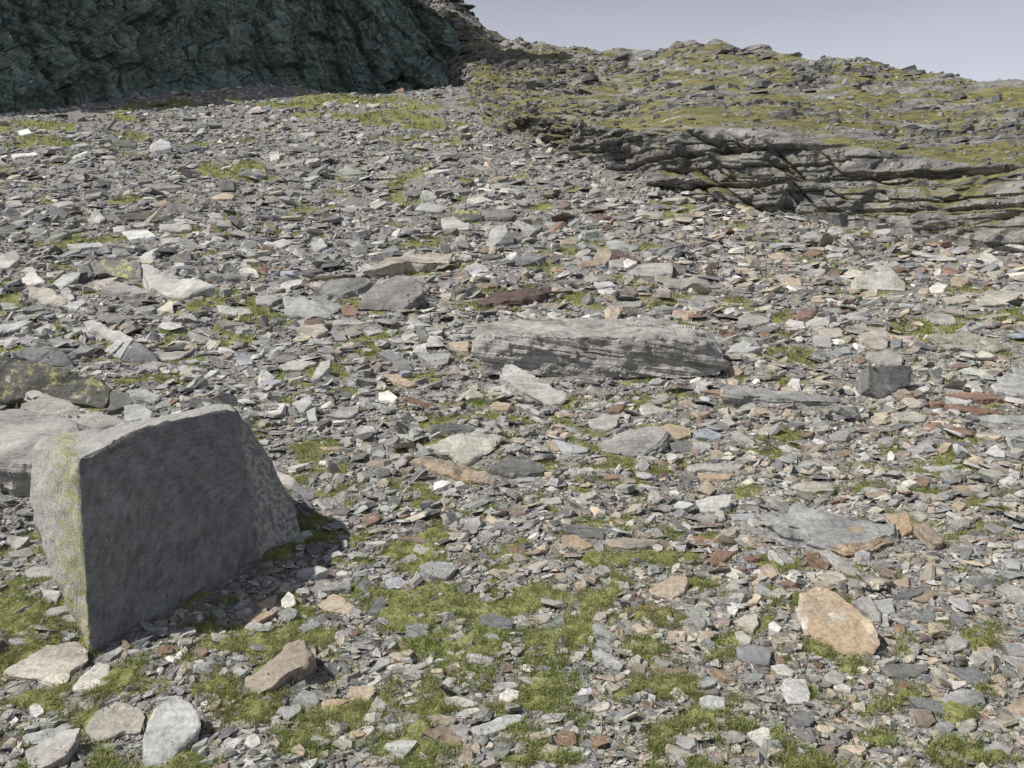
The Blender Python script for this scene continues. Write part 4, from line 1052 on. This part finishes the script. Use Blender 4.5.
# bedrock ledges breaking through the turf of the hillside and along its crest
cand = np.where((HILL_T > np.interp(HILL_U, BAND_X, BAND)) & (HILL_T <= 1.0) & (HILL_U < 1150) & (HILL_U > 420))[0]
nzn = fbm(HILL[cand] * np.array([.10, .07, .16]) + 90, 3)
wt = np.exp(nzn * 4.5) * np.where(HILL_T[cand] > .93, 1.3, 1.0)
pk = rg.choice(cand, 1600, replace=False, p=wt / wt.sum()); H = HILL[pk]; n = len(H)
s = np.clip(np.exp(rg.normal(size=n) * .55) * 8.5, 4, 22); a = s * H[:, 1] / F / 2
cc = np.array([.135, .134, .128]) * rg.uniform(.5, 1.45, (n, 1)) * np.where(HILL_U[pk] < 560, .7, 1.0)[:, None]
scatter('bedrock_ledges', H[:, 0], H[:, 1], H[:, 2] - a * .08, a, rg.uniform(.5, 1.0, n), rg.uniform(.22, .55, n), np.full(n, .09), 7, cc, 'low rock ledges breaking through the hillside turf', 'ledges',
        nrm=np.tile([-.12, -.10, .98], (n, 1)), yaw=rg.normal(size=n) * .3, kind='structure')
# ------------------------------------------------------------------ grass
def grass_material():
    m = bpy.data.materials.new('mountain_grass'); k = NT(m)
    col = k.n('ShaderNodeAttribute', attribute_name='col').outputs['Color']
    b = k.out(col, .6, None, spec=.2)
    tr = k.n('ShaderNodeBsdfTranslucent'); k.l(col, tr.inputs['Color'])
    mx = k.n('ShaderNodeMixShader', i_0=.35); o = [n for n in k.t.nodes if n.type == 'OUTPUT_MATERIAL'][0]
    k.l(b.outputs[0], mx.inputs[1]); k.l(tr.outputs[0], mx.inputs[2]); k.l(mx.outputs[0], o.inputs['Surface'])
    return m
rg = np.random.default_rng(31)
N = 150000
py = np.concatenate([rg.uniform(440, 812, N), rg.uniform(96, 440, N // 2)]); px = rg.uniform(-150, 1174, len(py))
k = py > top_limit(px); px, py = px[k], py[k]
Y = Yof(np.minimum(py, 768)) * np.where(py > 768, 384, 1) / np.where(py > 768, py - 384, 1)
x = (px - CX) / F * Y
g = grass_mask(x, Y)
ok = rg.uniform(size=len(x)) < smooth(.27, .80, g) * .66
x, Y, g, py = x[ok], Y[ok], g[ok], py[ok]
# lone tufts on the gravel
lone = [(775, 738), (875, 744), (957, 745), (645, 612), (662, 618), (823, 655), (848, 668), (795, 650), (708, 735), (690, 690), (270, 690), (360, 680), (30, 705), (45, 712), (28, 730), (85, 745), (140, 720), (300, 655), (215, 720), (640, 590), (720, 745), (1010, 757)] + \
       [(rg.uniform(0, 1024), rg.uniform(420, 768)) for _ in range(170)]
lx, ly = [], []
for a_, b_ in lone:
    c = hit(a_, b_); m = rg.integers(4, 11); r = rg.uniform(.04, .11)
    lx += list(c[0] + rg.normal(size=m) * r); ly += list(c[1] + rg.normal(size=m) * r)
x = np.r_[x, lx]; Y = np.r_[Y, ly]; g = np.r_[g, np.full(len(lx), .6)]
z = ground(x, Y); qx, qy = topix(np.c_[x, Y, z]); fr = free_of_stones(qx, qy, -.02, Y); x, Y, z, g = x[fr], Y[fr], z[fr], g[fr]
nc = len(x); per = 11
lod = np.maximum(1.0, Y / 8.5)
hue = fbm(np.c_[x * 1.1, Y * .8, x * 0], 3)[:, None]
cA, cB, cD = np.array([.155, .225, .055]), np.array([.30, .31, .125]), np.array([.38, .33, .20])
cx = np.repeat(x, per); cy = np.repeat(Y, per); cz = np.repeat(z, per); L_ = np.repeat(lod, per); n = len(cx)
hh = np.repeat(hue[:, 0], per) + rg.normal(size=n) * .28
dry = rg.uniform(size=n) < .24
w = np.clip(.5 + hh * .9, 0, 1)[:, None]
bc = cA * (1 - w) + cB * w; bc[dry] = cD * rg.uniform(.7, 1.1, (dry.sum(), 1)); bc *= rg.uniform(.75, 1.2, (n, 1))
clen = np.repeat(rg.uniform(.6, 1.15, nc), per)
ang = rg.uniform(0, 2 * np.pi, n); rr = np.abs(rg.normal(size=n)) * .028 * L_
bx_ = cx + np.cos(ang) * rr; by_ = cy + np.sin(ang) * rr
ln = rg.uniform(.035, .085, n) * L_ ** .8 * clen; wd = .0022 * L_ * rg.uniform(.7, 1.4, n)
out = rg.uniform(.25, 1.0, n); a2 = ang + rg.normal(size=n) * .7
dx, dy = np.cos(a2) * out, np.sin(a2) * out
sxv, syv = -np.sin(a2) * wd, np.cos(a2) * wd
b0 = np.c_[bx_, by_, cz - .01]
m0 = b0 + np.c_[dx * ln * .35, dy * ln * .35, ln * .62]
t0 = b0 + np.c_[dx * ln * .95, dy * ln * .95, ln * (.95 - .35 * out)]
side = np.c_[sxv, syv, np.zeros(n)]
V = np.stack([b0 - side, b0 + side, m0 + side * .8, m0 - side * .8, t0], 1).reshape(-1, 3)
o5 = np.arange(n) * 5
loops = np.stack([o5, o5 + 1, o5 + 2, o5 + 3, o5 + 3, o5 + 2, o5 + 4], 1).ravel()
starts = (np.arange(n)[:, None] * 7 + np.array([0, 4])[None]).ravel()
me = new_mesh('grass', V, loops, starts, np.tile([4, 3], n), grass_material(), {'col': ('FLOAT_COLOR', np.repeat(np.c_[bc, np.ones(n)], 5, 0))}, False)
link('grass', me, 'short yellow-green mountain grass in tufts and patches between the stones', 'grass', kind='stuff')
print('blades', n)

# ------------------------------------------------------------------ light, sky, camera
EL, SX, SY = math.radians(48), -.95, -.28
az = np.array([SX, SY]) / math.hypot(SX, SY)
sdir = Vector((az[0] * math.cos(EL), az[1] * math.cos(EL), math.sin(EL)))
sun = bpy.data.lights.new('sun', 'SUN'); sun.energy = 4.9; sun.angle = math.radians(.53); sun.color = (1, .955, .89)
so = bpy.data.objects.new('sun', sun); COL.objects.link(so); so.rotation_euler = sdir.to_track_quat('Z', 'Y').to_euler(); so.location = (-40, 20, 60)
wd_ = bpy.data.worlds.new('World'); scene.world = wd_; wd_.use_nodes = True
nt = wd_.node_tree; nt.nodes.clear()
sky = nt.nodes.new('ShaderNodeTexSky'); sky.sky_type = 'NISHITA'; sky.sun_disc = False
sky.sun_elevation = EL; sky.sun_rotation = math.atan2(az[0], az[1])
sky.altitude = 2400; sky.air_density = 1.0; sky.dust_density = 3.5; sky.ozone_density = 1.0
bg = nt.nodes.new('ShaderNodeBackground'); bg.inputs['Strength'].default_value = .072
wo = nt.nodes.new('ShaderNodeOutputWorld')
hs = nt.nodes.new('ShaderNodeHueSaturation'); hs.inputs['Saturation'].default_value = .5
tcd = nt.nodes.new('ShaderNodeTexCoord'); sx = nt.nodes.new('ShaderNodeSeparateXYZ'); nt.links.new(tcd.outputs['Generated'], sx.inputs[0])
mr = nt.nodes.new('ShaderNodeMapRange'); mr.interpolation_type = 'SMOOTHSTEP'
for i_, v_ in ((1, .10), (2, .62), (3, .92), (4, 0.0)): mr.inputs[i_].default_value = v_
nt.links.new(sx.outputs[2], mr.inputs[0])
mxs = nt.nodes.new('ShaderNodeMix'); mxs.data_type = 'RGBA'; mxs.inputs[7].default_value = (10.4, 10.6, 11.8, 1)      # summer haze low in the sky
cn = nt.nodes.new('ShaderNodeTexNoise'); cn.inputs['Scale'].default_value = 2.2; cn.inputs['Detail'].default_value = 5
cmap = nt.nodes.new('ShaderNodeMapping'); cmap.inputs['Scale'].default_value = (1, 1, 3.5); nt.links.new(tcd.outputs['Generated'], cmap.inputs[0]); nt.links.new(cmap.outputs[0], cn.inputs['Vector'])
cm = nt.nodes.new('ShaderNodeMapRange'); nt.links.new(cn.outputs['Fac'], cm.inputs[0]); cm.inputs[1].default_value = .3; cm.inputs[2].default_value = .7; cm.inputs[3].default_value = .78; cm.inputs[4].default_value = 1.0
mu = nt.nodes.new('ShaderNodeMath'); mu.operation = 'MULTIPLY'; nt.links.new(mr.outputs[0], mu.inputs[0]); nt.links.new(cm.outputs[0], mu.inputs[1])
nt.links.new(mu.outputs[0], mxs.inputs[0])
nt.links.new(sky.outputs[0], hs.inputs['Color']); nt.links.new(hs.outputs[0], mxs.inputs[6]); nt.links.new(mxs.outputs[2], bg.inputs['Color']); nt.links.new(bg.outputs[0], wo.inputs['Surface'])
cam = bpy.data.cameras.new('camera'); cam.lens = 36 * F / 1024; cam.sensor_width = 36; cam.clip_end = 3000; cam.clip_start = .05
co = bpy.data.objects.new('camera', cam); COL.objects.link(co); co.location = (0, 0, 0); co.rotation_euler = (math.radians(90), 0, 0)
scene.camera = co
vs = scene.view_settings; vs.view_transform = 'Standard'; vs.look = 'None'; vs.exposure = .28; vs.gamma = 1; vs.use_curve_mapping = False
